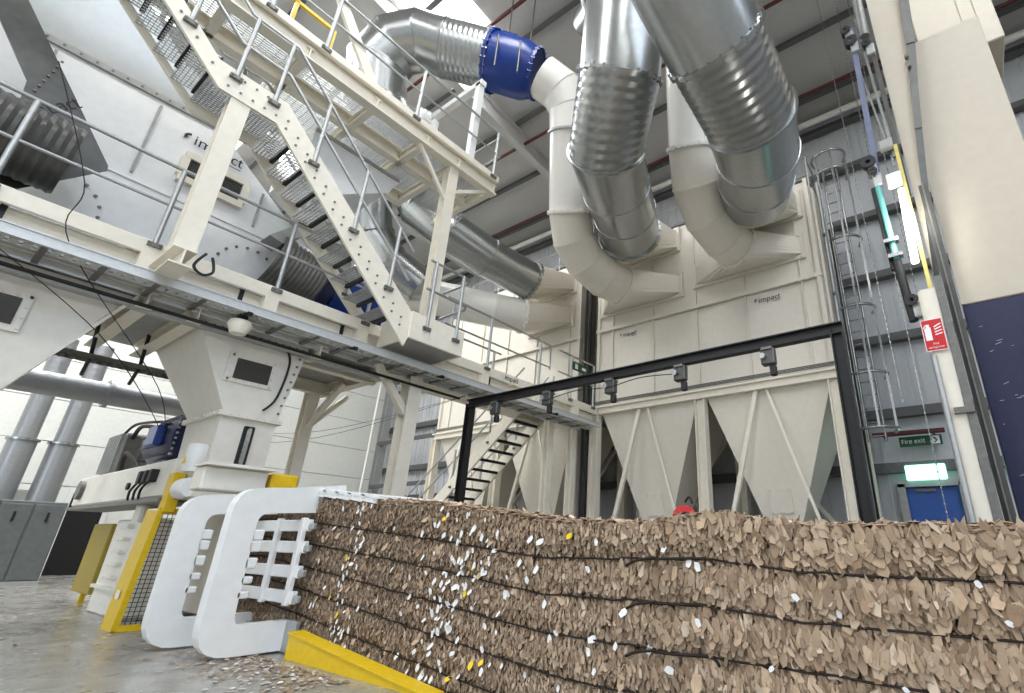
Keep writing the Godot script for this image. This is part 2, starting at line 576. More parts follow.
func filter_house(x1: float, which: String):
	var w := 5.45
	var x0 := x1 - w
	var o = thing("dust_filter", Vector3((x0 + x1) / 2, 0, FZ - 1.2), "large beige dust filter on hoppers, %s" % which, "dust filter", "dust filters against the back wall")
	var depth := 2.1
	var s := st()
	bx(s, Vector3((x0 + x1) / 2, 6.2, FZ - depth / 2 - 0.03), Vector3(w - 0.04, 4.35, depth))
	put(s, "housing", M.filter, o)
	# front panels above and below the flange, separated by standing seams
	var xs := [x0, x0 + 0.46, x0 + 1.61, x0 + 2.74, x0 + 3.89, x0 + 5.07, x1]
	for i in 6:
		for r in [[4.1, 6.0], [6.08, 8.37]]:
			s = st()
			cbx(s, Vector3((xs[i] + xs[i + 1]) / 2, (r[0] + r[1]) / 2, FZ - 0.02), Vector3(xs[i + 1] - xs[i] - 0.025, r[1] - r[0] - 0.01, 0.05), 0.008)
			put(s, "front_panel", M.filter, o)
		if i > 0:
			s = st()
			bx(s, Vector3(xs[i], 5.05, FZ + 0.02), Vector3(0.03, 1.9, 0.05))
			bx(s, Vector3(xs[i], 7.2, FZ + 0.02), Vector3(0.03, 2.3, 0.05))
			put(s, "seam", M.filter, o)
	s = st()
	bx(s, Vector3((x0 + x1) / 2, 6.04, FZ + 0.03), Vector3(w + 0.06, 0.07, 0.12))
	for k in 36: bx(s, Vector3(x0 + 0.1 + k * (w - 0.2) / 35.0, 6.0, FZ + 0.08), Vector3(0.03, 0.03, 0.03))
	put(s, "flange", M.filter, o)
	for xx in [x0 + 0.04, x1 - 0.04]:
		s = st()
		bx(s, Vector3(xx, 6.2, FZ + 0.03), Vector3(0.08, 4.4, 0.08))
		put(s, "corner_post", M.filter, o)
	s = st()
	for k in 5: bx(s, Vector3(x1 + 0.02, 6.2, FZ - 0.3 - k * 0.4), Vector3(0.05, 4.3, 0.04))
	put(s, "side_seam", M.filter, o)
	# support frame
	s = st()
	bx(s, Vector3((x0 + x1) / 2, 4.05, FZ + 0.02), Vector3(w + 0.2, 0.04, 0.24))
	bx(s, Vector3((x0 + x1) / 2, 3.98, FZ + 0.06), Vector3(w + 0.1, 0.10, 0.03))
	bx(s, Vector3((x0 + x1) / 2, 3.9, FZ + 0.02), Vector3(w + 0.1, 0.03, 0.18))
	put(s, "ring_beam", M.cream, o)
	for zz in [FZ + 0.0, FZ - depth]:
		for xx in [x0 - 0.03, (x0 + x1) / 2, x1 - 0.06]:
			s = st()
			ibeam(s, Vector3(xx, 0, zz), Vector3(xx, 3.88, zz), 0.2, 0.22, Vector3.RIGHT)
			bx(s, Vector3(xx, 0.01, zz), Vector3(0.34, 0.02, 0.34))
			put(s, "column", M.cream, o)
	# two hoppers, each tapering to a small square mouth
	for h in 2:
		var a := x0 + 0.14 + h * (w / 2 - 0.02)
		var b := a + w / 2 - 0.24
		var m := (a + b) / 2
		s = st()
		var z0 := FZ - depth + 0.05
		var z1 := FZ - 0.04
		var zm := (z0 + z1) / 2 + 0.35
		hexa(s, [Vector3(m - 0.24, 1.15, zm - 0.24), Vector3(m - 0.24, 1.15, zm + 0.24), Vector3(m + 0.24, 1.15, zm + 0.24), Vector3(m + 0.24, 1.15, zm - 0.24), Vector3(a, 3.92, z0), Vector3(a, 3.92, z1), Vector3(b, 3.92, z1), Vector3(b, 3.92, z0)])
		var hp = put(s, "hopper", M.filter, o)
		s = st()
		bx(s, Vector3(m, 0.95, zm), Vector3(0.46, 0.4, 0.46))
		tube(s, [Vector3(m, 0.75, zm), Vector3(m, 0.3, zm)], 0.2, 16)
		put(s, "rotary_valve", M.steel, hp)
		# inspection cover with bolts low on the sloping front
		var top := Vector3(m, 3.92, z1)
		var low := Vector3(m, 1.15, zm + 0.24)
		var nrm := Vector3(0, (zm + 0.24 - z1), -(3.92 - 1.15)).normalized() * -1.0
		var q := low.lerp(top, 0.24) + nrm * 0.01
		var f := frame_of(low, top, nrm)
		s = st()
		bx(s, q, Vector3(0.42, 0.02, 0.46), f)
		for dx in [-0.18, 0.0, 0.18]:
			for dz in [-0.2, 0.2]: bx(s, q + f * Vector3(dx, 0.02, dz), Vector3(0.03, 0.03, 0.03), f)
		put(s, "inspection_cover", M.filter, hp)
		# crossing tie rods in front
		for k in 2:
			s = st()
			var xa: float = m + (-0.16 if k == 0 else 0.05)
			var xb: float = a - 0.0 if k == 0 else b + 0.0
			if k == 0: bar(s, Vector3(xa, 3.88, FZ + 0.02), Vector3(xb + 0.25, 0.9, FZ + 0.02), 0.08, 0.08)
			else: bar(s, Vector3(xa, 3.88, FZ + 0.02), Vector3(xb - 0.35, 0.9, FZ + 0.02), 0.05, 0.05)
			put(s, "brace", M.cream, o)
		s = st()
		bar(s, Vector3(a, 3.7, FZ - depth), Vector3(b, 0.6, FZ - depth), 0.08, 0.08)
		put(s, "brace", M.cream, o)
		s = st()
		bar(s, Vector3(b, 3.7, FZ - depth), Vector3(a, 0.6, FZ - depth), 0.08, 0.08)
		put(s, "brace", M.cream, o)
	# walkway rails on the roof
	for y in [8.9, 9.4]:
		s = st()
		tube(s, [Vector3(x0 + 0.1, y, FZ - 0.5), Vector3(x1 - 0.05, y, FZ - 0.5), Vector3(x1 - 0.05, y, FZ - 2.0)], 0.022, 8)
		put(s, "roof_rail", M.galv_dull, o)
	for k in 5:
		s = st()
		tube(s, [Vector3(lerpf(x0 + 0.1, x1 - 0.05, k / 4.0), 8.35, FZ - 0.5), Vector3(lerpf(x0 + 0.1, x1 - 0.05, k / 4.0), 9.4, FZ - 0.5)], 0.024, 8)
		put(s, "rail_post", M.galv_dull, o)
	s = st()
	for k in 3: tube(s, [Vector3(x0, 4.12 + k * 0.035, FZ + 0.12 - k * 0.02), Vector3(x1, 4.12 + k * 0.035, FZ + 0.12 - k * 0.02)], 0.012, 6)
	put(s, "cable_run", M.steel, o)
	return o

func logo(at: Vector3, turn: Vector3, size: float, parent):
	var l = print_text("impact", at, turn, size, M.ink, parent, "logo")
	var s := st()
	var b := Basis.from_euler(turn)
	for k in 7:
		var a := PI * 0.55 + k * 0.3
		var d := b * Vector3(cos(a), sin(a), 0)
		var c: Vector3 = at + b * Vector3(-size * 1.75, size * 0.02, 0.0)
		bar(s, c + d * size * 0.18, c + d * size * 0.36, size * 0.08, 0.004, b.z)
	bar(s, at + b * Vector3(0.4 * size, -size * 0.58, 0), at + b * Vector3(1.5 * size, -size * 0.58, 0), size * 0.05, 0.004, b.z)
	put(s, "logo_mark", M.ink, parent).set_meta("kind", "stuff")
	return l

func filters():
	var a = filter_house(-1.6, "right of the dark column, with four inlet ducts")
	logo(Vector3(-6.1, 5.81, FZ + 0.03), Vector3.ZERO, 0.13, a)
	logo(Vector3(-2.66, 5.81, FZ + 0.03), Vector3.ZERO, 0.15, a)
	filter_house(-7.62, "left of the dark column, behind the platform")
	# dark stanchion between the two
	var o = thing("stanchion", Vector3(-7.33, 0, FZ + 0.05), "dark grey steel stanchion standing between the two dust filters", "column")
	var s := st()
	ibeam(s, Vector3(-7.33, 0, FZ + 0.02), Vector3(-7.33, 12.6, FZ + 0.02), 0.22, 0.2, Vector3.RIGHT)
	put(s, "shaft", M.steel, o)
	s = st()
	tube(s, [Vector3(-7.22, 0.2, FZ + 0.16), Vector3(-7.22, 9, FZ + 0.16)], 0.04, 8)
	put(s, "conduit", M.rubber, o)

# ---------------------------------------------------------------- ducts
func loft(s: SurfaceTool, a: Array, b: Array):
	for i in a.size():
		var j := (i + 1) % a.size()
		quad(s, a[i], a[j], b[j], b[i])

func round_ring(c: Vector3, axis: Vector3, r: float, n := 32) -> Array:
	var d := axis.normalized()
	var x := (Vector3.RIGHT - d * d.x).normalized()
	var y := -d.cross(x)
	if y.y < 0: y = -y
	var o := []
	for i in n:
		var a := TAU * (i + 0.5) / n
		o.append(c + x * cos(a) * r + y * sin(a) * r)
	return o

func rect_ring(x0: float, x1: float, y0: float, y1: float, z: float, n := 32) -> Array:
	var o := []
	for i in n:
		var a := TAU * (i + 0.5) / n
		var k := 1.0 / maxf(absf(cos(a)), absf(sin(a)))
		o.append(Vector3(lerpf(x0, x1, cos(a) * k * 0.5 + 0.5), lerpf(y0, y1, sin(a) * k * 0.5 + 0.5), z))
	return o

# square-to-round inlet on a filter's face
func inlet(o, end: Vector3, axis: Vector3, r: float, rect: Array, m):
	var s := st()
	s.set_smooth_group(-1)
	loft(s, round_ring(end, axis, r), rect_ring(rect[0], rect[1], rect[2], rect[3], FZ + 0.06))
	put(s, "transition", m, o)
	s = st()
	var x0: float = rect[0]
	var x1: float = rect[1]
	var y0: float = rect[2]
	var y1: float = rect[3]
	for y in [y0 - 0.03, y1 + 0.03]: bx(s, Vector3((x0 + x1) / 2, y, FZ + 0.05), Vector3(x1 - x0 + 0.16, 0.08, 0.06))
	for x in [x0 - 0.03, x1 + 0.03]: bx(s, Vector3(x, (y0 + y1) / 2, FZ + 0.05), Vector3(0.08, y1 - y0 - 0.02, 0.058))
	for k in 16: bx(s, Vector3(lerpf(x0, x1, k / 15.0), y0 - 0.03, FZ + 0.09), Vector3(0.03, 0.03, 0.03))
	put(s, "inlet_flange", m, o)

func flange(o, c: Vector3, axis: Vector3, r: float, m, w := 0.05, bolted := true):
	var s := st()
	collar(s, c, axis, r * 0.97, r + 0.045, w, 36)
	if bolted:
		var f := frame_of(Vector3.ZERO, axis)
		for k in 24:
			var a := TAU * k / 24
			bx(s, c + (f.x * cos(a) + f.y * sin(a)) * (r + 0.03) , Vector3(0.03, 0.03, w + 0.04), f)
	put(s, "flange", m, o)

func seams(o, pts: Array, r: float, m):   # lap seams where two pieces of an elbow meet
	for i in range(1, pts.size() - 1):
		var s := st()
		collar(s, pts[i], (pts[i + 1] - pts[i]).normalized() + (pts[i] - pts[i - 1]).normalized(), r * 0.99, r * 1.018 + 0.004, 0.035, 36)
		put(s, "seam_ring", m, o)

# rings of a duct cut square at its ends and mitred at each bend; "cut" planes are the bisectors
func stretch(s: SurfaceTool, pts: Array, i: int, r: float, pitch := 0.0, amp := 0.0, seg := 40):
	var d: Vector3 = (pts[i + 1] - pts[i]).normalized()
	var n0 := d
	var n1 := d
	if i > 0: n0 = (d + (pts[i] - pts[i - 1]).normalized()).normalized()
	if i < pts.size() - 2: n1 = (d + (pts[i + 2] - pts[i + 1]).normalized()).normalized()
	var f := frame_of(pts[i], pts[i + 1])
	var n := maxi(1, int(pts[i].distance_to(pts[i + 1]) / pitch)) * 2 if pitch > 0.0 else 1
	var rings := []
	for k in n + 1:
		var t := k / float(n)
		var ring := []
		for j in seg:
			var a := TAU * j / seg
			var u := f.x * cos(a) + f.y * sin(a)
			var q := u * r
			var p0: Vector3 = pts[i] + q - d * (q.dot(n0) / d.dot(n0))
			var p1: Vector3 = pts[i + 1] + q - d * (q.dot(n1) / d.dot(n1))
			ring.append(p0.lerp(p1, t) + u * (amp if k % 2 else 0.0))
		rings.append(ring)
	for k in n:
		s.set_smooth_group(i * 500 + k + 1)
		for j in seg:
			var m := (j + 1) % seg
			quad(s, rings[k][j], rings[k][m], rings[k + 1][m], rings[k + 1][j])
	s.set_smooth_group(-1)

func lay(o, pts: Array, i0: int, i1: int, r: float, m, called := "duct_section", pitch := 0.0, amp := 0.014):
	var s := st()
	for i in range(i0, i1): stretch(s, pts, i, r, pitch, amp if pitch > 0.0 else 0.0)
	put(s, called, m, o)

func joint(o, pts: Array, i: int, r: float, m, w := 0.05, bolted := true):
	var a: Vector3 = (pts[i] - pts[i - 1]).normalized() if i > 0 else Vector3.ZERO
	if i < pts.size() - 1: a += (pts[i + 1] - pts[i]).normalized()
	flange(o, pts[i], a, r, m, w, bolted)

# spiral or flexible duct: many small ridges along a straight stretch
func ribbed(o, a: Vector3, b: Vector3, r: float, pitch: float, m, amp := 0.012, called := "ribbed_section"):
	lay(o, [a, b], 0, 1, r, m, called, pitch, amp)

func pipe(o, pts: Array, r: float, m, called := "duct_section"):
	lay(o, pts, 0, pts.size() - 1, r, m, called)

func V(x, y, z) -> Vector3: return Vector3(x, y, z)

func ducts():
	# two big galvanised ducts
	var p := [V(-2.4, 11.6, -4.0), V(-2.76, 10.12, -4.32), V(-3.3, 7.92, -4.8), V(-4.08, 7.4, -5.56), V(-4.47, 7.38, -6.45), V(-4.8, 7.44, -7.25), V(-5.12, 7.45, -7.95)]
	var o = thing("extraction_duct", p[6], "thick silver duct with a ribbed middle, inner one of the two biggest", "duct", "ducts into the dust filters")
	lay(o, p, 0, 2, 0.65, M.galv)
	joint(o, p, 2, 0.65, M.galv)
	lay(o, p, 2, 3, 0.65, M.galv, "ribbed_section", 0.11, 0.007)
	joint(o, p, 3, 0.65, M.galv, 0.04, false)
	lay(o, p, 3, 6, 0.65, M.galv, "elbow")
	seams(o, p.slice(3, 7), 0.65, M.galv)
	joint(o, p, 6, 0.65, M.galv)
	inlet(o, p[6], p[6] - p[5], 0.65, [-7.0, -4.72, 7.72, 8.25], M.filter)
	p = [V(-1.9, 8.5, -2.1), V(-1.73, 7.67, -3.6), V(-1.63, 7.15, -4.58), V(-1.6, 6.88, -5.72), V(-1.76, 6.9, -6.5), V(-2.05, 7.08, -7.3), V(-2.3, 7.28, -7.95)]
	o = thing("extraction_duct", p[6], "thick silver duct with a ribbed middle, nearer the caged ladder", "duct", "ducts into the dust filters")
	lay(o, p, 0, 2, 0.65, M.galv)
	joint(o, p, 2, 0.65, M.galv)
	lay(o, p, 2, 3, 0.65, M.galv, "ribbed_section", 0.11, 0.007)
	joint(o, p, 3, 0.65, M.galv, 0.04, false)
	lay(o, p, 3, 6, 0.65, M.galv, "elbow")
	seams(o, p.slice(3, 7), 0.65, M.galv)
	inlet(o, p[6], p[6] - p[5], 0.65, [-3.9, -1.85, 7.55, 8.1], M.filter)
	# two white ducts below them
	p = [V(-5.62, 9.98, -5.35), V(-5.38, 9.76, -5.68), V(-5.29, 9.42, -5.92), V(-5.4, 8.95, -6.1), V(-5.88, 7.6, -6.76), V(-6.03, 7.15, -7.1), V(-6.02, 6.82, -7.55), V(-5.88, 6.62, -8.05), V(-5.76, 6.6, -8.5)]
	o = thing("extraction_duct", p[8], "glossy white duct running down from the blue fan into the filter", "duct", "ducts into the dust filters")
	lay(o, p, 0, 3, 0.445, M.duct_white, "upper_elbow")
	seams(o, p.slice(0, 4), 0.445, M.duct_white)
	lay(o, p, 3, 4, 0.445, M.duct_white)
	joint(o, p, 3, 0.445, M.galv_dull, 0.04, false)
	joint(o, p, 4, 0.445, M.duct_white)
	lay(o, p, 4, 8, 0.45, M.filter, "elbow")
	seams(o, p.slice(4, 9), 0.45, M.filter)
	joint(o, p, 8, 0.45, M.filter)
	inlet(o, p[8], p[8] - p[7], 0.45, [-6.88, -4.68, 6.47, 7.0], M.filter)
	p = [V(-2.3, 10.6, -5.45), V(-2.75, 8.93, -6.28), V(-3.02, 7.9, -6.82), V(-3.16, 7.38, -7.2), V(-3.2, 7.0, -7.75), V(-3.1, 6.78, -8.3), V(-3.0, 6.72, -8.65)]
	o = thing("extraction_duct", p[6], "glossy white duct passing between the two thick silver ducts", "duct", "ducts into the dust filters")
	lay(o, p, 0, 2, 0.435, M.duct_white)
	joint(o, p, 2, 0.435, M.duct_white)
	lay(o, p, 2, 6, 0.44, M.filter, "elbow")
	seams(o, p.slice(2, 7), 0.44, M.filter)
	joint(o, p, 6, 0.44, M.filter)
	inlet(o, p[6], p[6] - p[5], 0.44, [-4.27, -1.9, 6.57, 7.04], M.filter)
	# silver bend on the left of the fan
	p = [V(-8.3, 8.0, -4.1), V(-8.32, 9.2, -3.45), V(-8.2, 9.95, -3.25), V(-7.9, 10.4, -3.36), V(-7.47, 10.53, -3.62), V(-7.12, 10.45, -3.98), V(-6.5, 10.34, -4.62)]
	o = thing("silver_bend", p[0], "silver segmented duct bend rising behind the top platform into the blue fan", "duct")
	lay(o, p, 0, 5, 0.57, M.galv, "elbow")
	seams(o, p, 0.57, M.galv)
	lay(o, p, 5, 6, 0.57, M.galv, "ribbed_section", 0.09, 0.006)
	joint(o, p, 6, 0.57, M.galv)
	# blue in-line fan
	var a := V(-6.47, 10.33, -4.66)
	var b := V(-5.7, 10.05, -5.28)
	var d := (b - a).normalized()
	o = thing("inline_fan", (a + b) / 2, "blue cylindrical in-line fan hanging below the roof", "fan")
	var s := st()
	tube(s, [a + d * 0.03, a.lerp(b, 0.72), b - d * 0.02], [0.58, 0.58, 0.47], 40)
	put(s, "casing", M.blue, o)
	flange(o, a + d * 0.05, d, 0.58, M.blue, 0.06)
	flange(o, b - d * 0.02, d, 0.47, M.blue, 0.05)
	s = st()
	cbx(s, a.lerp(b, 0.35) + V(0, 0.62, 0), V(0.5, 0.16, 0.34), 0.02, frame_of(a, b))
	put(s, "terminal_box", M.blue, o)
	for k in 2:
		s = st()
		var h: Vector3 = a.lerp(b, 0.25 + 0.45 * k) + V(0.36, 0, 0.46)
		tube(s, [h + V(0, -0.75, 0), h + V(0, 0.1, 0)], 0.02, 6)
		put(s, "hanger_rod", M.steel, o)
		s = st()
		h = a.lerp(b, 0.2 + 0.5 * k) + V(-0.1, 0.5, -0.2)
		tube(s, [h, V(h.x, roof_y(h.z), h.z)], 0.018, 6)
		put(s, "hanger_rod", M.steel, o)
	# far fan seen above the inner duct
	o = thing("inline_fan", V(-4.1, 11.2, -5.3), "small dark blue fan end peeping out beside the thick silver duct", "fan")
	s = st()
	tube(s, [V(-4.25, 11.35, -5.5), V(-3.6, 11.0, -5.1)], 0.4, 24)
	put(s, "casing", M.navy, o)
	s = st()
	tube(s, [V(-4.9, 11.7, -5.9), V(-4.25, 11.35, -5.5)], 0.36, 24)
	put(s, "duct_section", M.galv, o)
	flange(o, V(-4.25, 11.35, -5.5), V(0.65, -0.35, 0.4), 0.4, M.white)
	# ducts into the left filter
	p = [V(-9.3, 10.5, -4.9), V(-9.2, 8.6, -5.0), V(-8.95, 7.95, -5.2), V(-8.55, 7.5, -5.75), V(-8.32, 7.26, -6.7), V(-8.05, 7.1, -7.9)]
	o = thing("extraction_duct", p[5], "shiny silver duct sloping down into the filter behind the platform", "duct", "ducts into the dust filters")
	lay(o, p, 0, 5, 0.475, M.galv)
	seams(o, p, 0.475, M.galv)
	joint(o, p, 3, 0.475, M.galv)
	joint(o, p, 5, 0.475, M.galv)
	inlet(o, p[5], p[5] - p[4], 0.475, [-9.4, -7.9, 7.5, 8.02], M.filter)
	p = [V(-10.9, 6.6, -5.0), V(-9.25, 6.33, -6.65), V(-8.66, 6.24, -7.35), V(-8.35, 6.28, -8.0)]
	o = thing("extraction_duct", p[3], "white duct running level behind the platform rail into the filter", "duct", "ducts into the dust filters")
	pipe(o, p, 0.41, M.duct_white)
	seams(o, p, 0.41, M.duct_white)
	flange(o, p[3], p[3] - p[2], 0.41, M.duct_white)
	inlet(o, p[3], p[3] - p[2], 0.41, [-9.45, -7.93, 6.5, 7.05], M.filter)
	p = [V(-9.9, 8.3, -4.5), V(-9.95, 7.4, -4.75), V(-9.8, 6.85, -5.2), V(-9.45, 6.42, -5.85)]
	o = thing("silver_bend", p[0], "silver duct bend behind the platform joining the level white duct", "duct")
	pipe(o, p, 0.42, M.galv, "elbow")
	seams(o, p, 0.42, M.galv)
	flange(o, p[1], p[2] - p[0], 0.42, M.galv)

# ---------------------------------------------------------------- platform
const PX := -7.0
const DECK := 4.05

func grating(s: SurfaceTool, x0: float, x1: float, z0: float, z1: float, y: float, pitch := 0.06, cross := 0.2, along_x := false):
	if along_x:
		var z := z0
		while z <= z1:
			bx(s, V((x0 + x1) / 2, y, z), V(x1 - x0, 0.03, 0.008)); z += pitch
		var x := x0
		while x <= x1:
			bx(s, V(x, y + 0.008, (z0 + z1) / 2), V(0.008, 0.012, z1 - z0)); x += cross
	else:
		var x := x0
		while x <= x1:
			bx(s, V(x, y, (z0 + z1) / 2), V(0.008, 0.03, z1 - z0)); x += pitch
		var z := z0
		while z <= z1:
			bx(s, V((x0 + x1) / 2, y + 0.008, z), V(x1 - x0, 0.012, 0.008)); z += cross

func post(o, foot: Vector3, h := 1.0, m = null):
	var s := st()
	tube(s, [foot, foot + V(0, h, 0)], 0.026, 10)
	put(s, "rail_post", M.galv_dull, o)
	s = st()
	bx(s, foot + V(0.0, 0.01, 0), V(0.05, 0.05, 0.13))
	bolts(s, [foot + V(0.025, 0.015, 0.045), foot + V(0.025, 0.015, -0.045)], Vector3.RIGHT)
	put(s, "foot_plate", M.steel, o)

func rail(o, pts: Array, r := 0.022, called := "handrail"):
	var s := st()
	tube(s, pts, r, 10)
	put(s, called, M.galv_dull, o)

func platform():
	var o = thing("access_platform", V(PX, 0, -4), "cream steel platform carrying a handrail across the hall", "platform")
	# front edge beam: fascia, recessed web, lower flange, stiffeners
	var s := st()
	cbx(s, V(PX + 0.02, 3.955, -4.2), V(0.05, 0.17, 10.4), 0.008)
	put(s, "fascia", M.cream, o)
	s = st()
	bx(s, V(PX - 0.1, 3.72, -4.2), V(0.02, 0.34, 10.4))
	bx(s, V(PX - 0.1, 3.54, -4.2), V(0.24, 0.02, 10.4))
	put(s, "edge_beam", M.cream, o)
	for z in [0.25, -1.0, -2.25, -3.5, -5.9, -7.3, -8.6]:
		s = st()
		bx(s, V(PX - 0.03, 3.74, z), V(0.16, 0.28, 0.16))
		put(s, "stiffener", M.cream, o)
	for q in [[-8.3, 3.85, 0.06], [-8.3, 3.85, -9.3]]: pass
	s = st()
	ibeam(s, V(-8.3, 3.86, 1.0), V(-8.3, 3.86, -9.4), 0.16, 0.36)
	put(s, "rear_beam", M.cream, o)
	for z in [0.6, -0.9, -2.4, -3.9, -5.4, -6.9, -8.4]:
		s = st()
		ibeam(s, V(-8.3, 3.9, z), V(PX - 0.1, 3.9, z), 0.12, 0.2)
		put(s, "cross_beam", M.cream, o)
	s = st()
	grating(s, -8.28, PX - 0.02, -9.4, 1.0, DECK, 0.06, 0.3)
	put(s, "grating", M.galv_dull, o)
	# columns
	for z in [-4.55, 1.3]:
		s = st()
		ibeam(s, V(PX - 0.12, 0, z), V(PX - 0.12, 3.52, z), 0.22, 0.24, Vector3.RIGHT)
		bx(s, V(PX - 0.12, 0.01, z), V(0.4, 0.02, 0.4))
		put(s, "column", M.cream, o)
	s = st()
	bar(s, V(PX - 0.12, 2.85, -4.5), V(PX - 0.12, 3.52, -3.9), 0.1, 0.1)
	put(s, "knee_brace", M.cream, o)
	for z in [-8.1, -8.9]:
		s = st()
		ibeam(s, V(-7.3, 0, z), V(-7.3, 3.54, z), 0.16, 0.16, Vector3.RIGHT)
		put(s, "column", M.cream, o)
	# handrails: near stretch and the stretch beyond the stair landing
	for z in [0.9, 0.22, -1.0, -2.27, -3.5]: post(o, V(PX + 0.05, 3.98, z), 1.04)
	rail(o, [V(PX + 0.05, 5.03, 1.2), V(PX + 0.05, 5.03, -3.6)])
	rail(o, [V(PX + 0.05, 4.53, 1.2), V(PX + 0.05, 4.53, -3.6)], 0.018, "knee_rail")
	for z in [-5.0, -5.9, -7.3]: post(o, V(PX + 0.05, 3.98, z), 1.04)
	rail(o, [V(PX + 0.05, 5.03, -4.85), V(PX + 0.05, 5.03, -7.6), V(PX - 0.05, 4.98, -7.72), V(PX - 0.05, 4.55, -7.72), V(PX + 0.05, 4.53, -7.6)])
	rail(o, [V(PX + 0.05, 4.53, -4.85), V(PX + 0.05, 4.53, -7.6)], 0.018, "knee_rail")
	for z in [-8.35, -9.2]: post(o, V(PX + 0.05, 3.98, z), 1.04)
	rail(o, [V(PX + 0.05, 5.03, -7.9), V(PX + 0.05, 5.03, -9.25)])
	rail(o, [V(PX + 0.05, 4.53, -7.9), V(PX + 0.05, 4.53, -9.25)], 0.018, "knee_rail")
	for z in [-5.9, -7.2, -9.25]: post(o, V(-8.28, 3.98, z), 1.04)
	rail(o, [V(-8.28, 5.03, -5.0), V(-8.28, 5.03, -7.4)])
	rail(o, [V(-8.28, 4.53, -5.0), V(-8.28, 4.53, -7.4)], 0.018, "knee_rail")
	# nameplate on the fascia
	print_text("impact", V(PX + 0.05, 3.96, -6.55), V(0, PI / 2, 0), 0.12, M.ink, o, "logo")
	# fire exit sign on the rail
	var e = thing("exit_sign", V(PX + 0.1, 4.75, -8.7), "small green and white exit sign tied to the platform rail", "sign")
	s = st()
	bx(s, V(PX + 0.09, 4.8, -8.6), V(0.015, 0.2, 0.5))
	put(s, "board", M.sign_green, e)
	s = st()
	bx(s, V(PX + 0.1, 4.8, -8.47), V(0.006, 0.12, 0.1)); bx(s, V(PX + 0.1, 4.8, -8.74), V(0.006, 0.06, 0.14))
	put(s, "pictogram", M.sign_white, e)
	# cable ladder hung below the edge
	var t = thing("cable_ladder", V(-6.9, 3.5, -4), "galvanised cable ladder hung along the platform edge", "cable tray")
	for x in [-6.6, -7.15]:
		s = st()
		bx(s, V(x, 3.5, -3.9), V(0.015, 0.1, 10.2))
		bx(s, V(x, 3.55, -3.9), V(0.04, 0.012, 10.2)); bx(s, V(x, 3.45, -3.9), V(0.04, 0.012, 10.2))
		put(s, "side_rail", M.zinc, t)
	var z := 1.0
	while z > -8.95:
		s = st()
		bx(s, V(-6.87, 3.46, z), V(0.54, 0.03, 0.05))
		put(s, "rung", M.steel, t)
		z -= 0.42
	s = st()
	z = 1.1
	while z > -8.95:       # slots punched in the cover strip: small plates with gaps
		bx(s, V(-6.72, 3.452, z), V(0.13, 0.006, 0.06)); z -= 0.09
	bx(s, V(-6.66, 3.452, -3.9), V(0.02, 0.006, 10.2)); bx(s, V(-6.79, 3.452, -3.9), V(0.02, 0.006, 10.2))
	put(s, "slotted_strip", M.zinc, t)
	s = st()
	for k in 4: tube(s, [V(-6.95 + k * 0.045, 3.49, 1.1), V(-6.95 + k * 0.045, 3.49, -8.9)], 0.014, 6)
	put(s, "cables", M.grey_paint, t)
	for zz in [0.08, -1.95, -3.25, -4.7, -6.1, -7.5]:
		s = st()
		bar(s, V(-7.2, 3.62, zz - 0.0), V(-6.55, 3.42, zz), 0.05, 0.05)
		bar(s, V(-7.1, 3.62, zz), V(-7.1, 3.95, zz), 0.05, 0.05)
		put(s, "bracket", M.black, t)
	# flat conduit below
	s = st()
	tube(s, [V(-6.98, 3.3, 1.1), V(-6.98, 3.3, -5.4)], 0.022, 8)
	tag(put(s, "conduit", M.rubber), "thin black conduit running under the cable ladder", "conduit")
	var dd = thing("trunking", V(-7.25, 3.35, -2), "pale grey flat trunking under the cable ladder", "trunking")
	s = st()
	cbx(s, V(-7.28, 3.36, -1.7), V(0.12, 0.07, 5.4), 0.01)
	put(s, "channel", M.galv_dull, dd)
	# white housing of the separator behind the rail
	housing()
	# dark inlet plate and corrugated duct at the top left
	o = thing("inlet_hood", V(-7.7, DECK, 0.2), "dark grey steel hood plate with a corrugated drum behind the rail", "hood")
	s = st()
	plate(s, yz(-7.75, [[0.95, 7.25], [0.68, 6.65], [-0.46, 5.1], [-0.47, 5.04], [0.09, 4.38], [0.8, 4.2], [0.8, 5.0], [0.36, 5.4], [0.39, 5.68], [0.8, 6.28], [1.3, 7.0]]), V(-0.03, 0, 0))
	put(s, "plate", M.dark_plate, o)
	s = st()
	bolts(s, between(V(-7.74, 6.1, 0.24), V(-7.74, 5.42, 0.33), 9), Vector3.RIGHT, 0.014)
	put(s, "bolts", M.steel, o)
	print_text("impact", V(-7.745, 5.5, 0.13), V(0, PI / 2, 0.95) , 0.17, M.ink, o, "logo")
	ribbed(o, V(-7.45, 4.78, -0.17), V(-7.45, 4.84, 1.7), 0.39, 0.075, M.dark_plate, 0.016, "corrugated_drum")
	# ribbed connector with the dark fan beyond, seen past the stair
	o = thing("flexible_connector", V(-8.2, 4.95, -2.7), "ribbed grey connector with a dark blue ring behind the stair", "duct connector")
	ribbed(o, V(-8.25, 5.0, -2.45), V(-8.25, 4.85, -3.2), 0.46, 0.06, M.steel, 0.008)
	s = st()
	plate(s, yz(-7.95, [[-2.3, 5.25], [-2.6, 5.6], [-2.75, 5.5], [-2.5, 5.2]]), V(-0.4, 0, 0))
	put(s, "cover_plate", M.grey_paint, o)
	s = st()
	tube(s, [V(-8.25, 4.85, -3.2), V(-8.25, 4.82, -3.36)], 0.5, 32)
	put(s, "ring", M.navy, o)
	s = st()
	tube(s, [V(-8.25, 4.82, -3.36), V(-8.25, 4.75, -4.3)], 0.47, 32)
	put(s, "casing", M.blue, o)

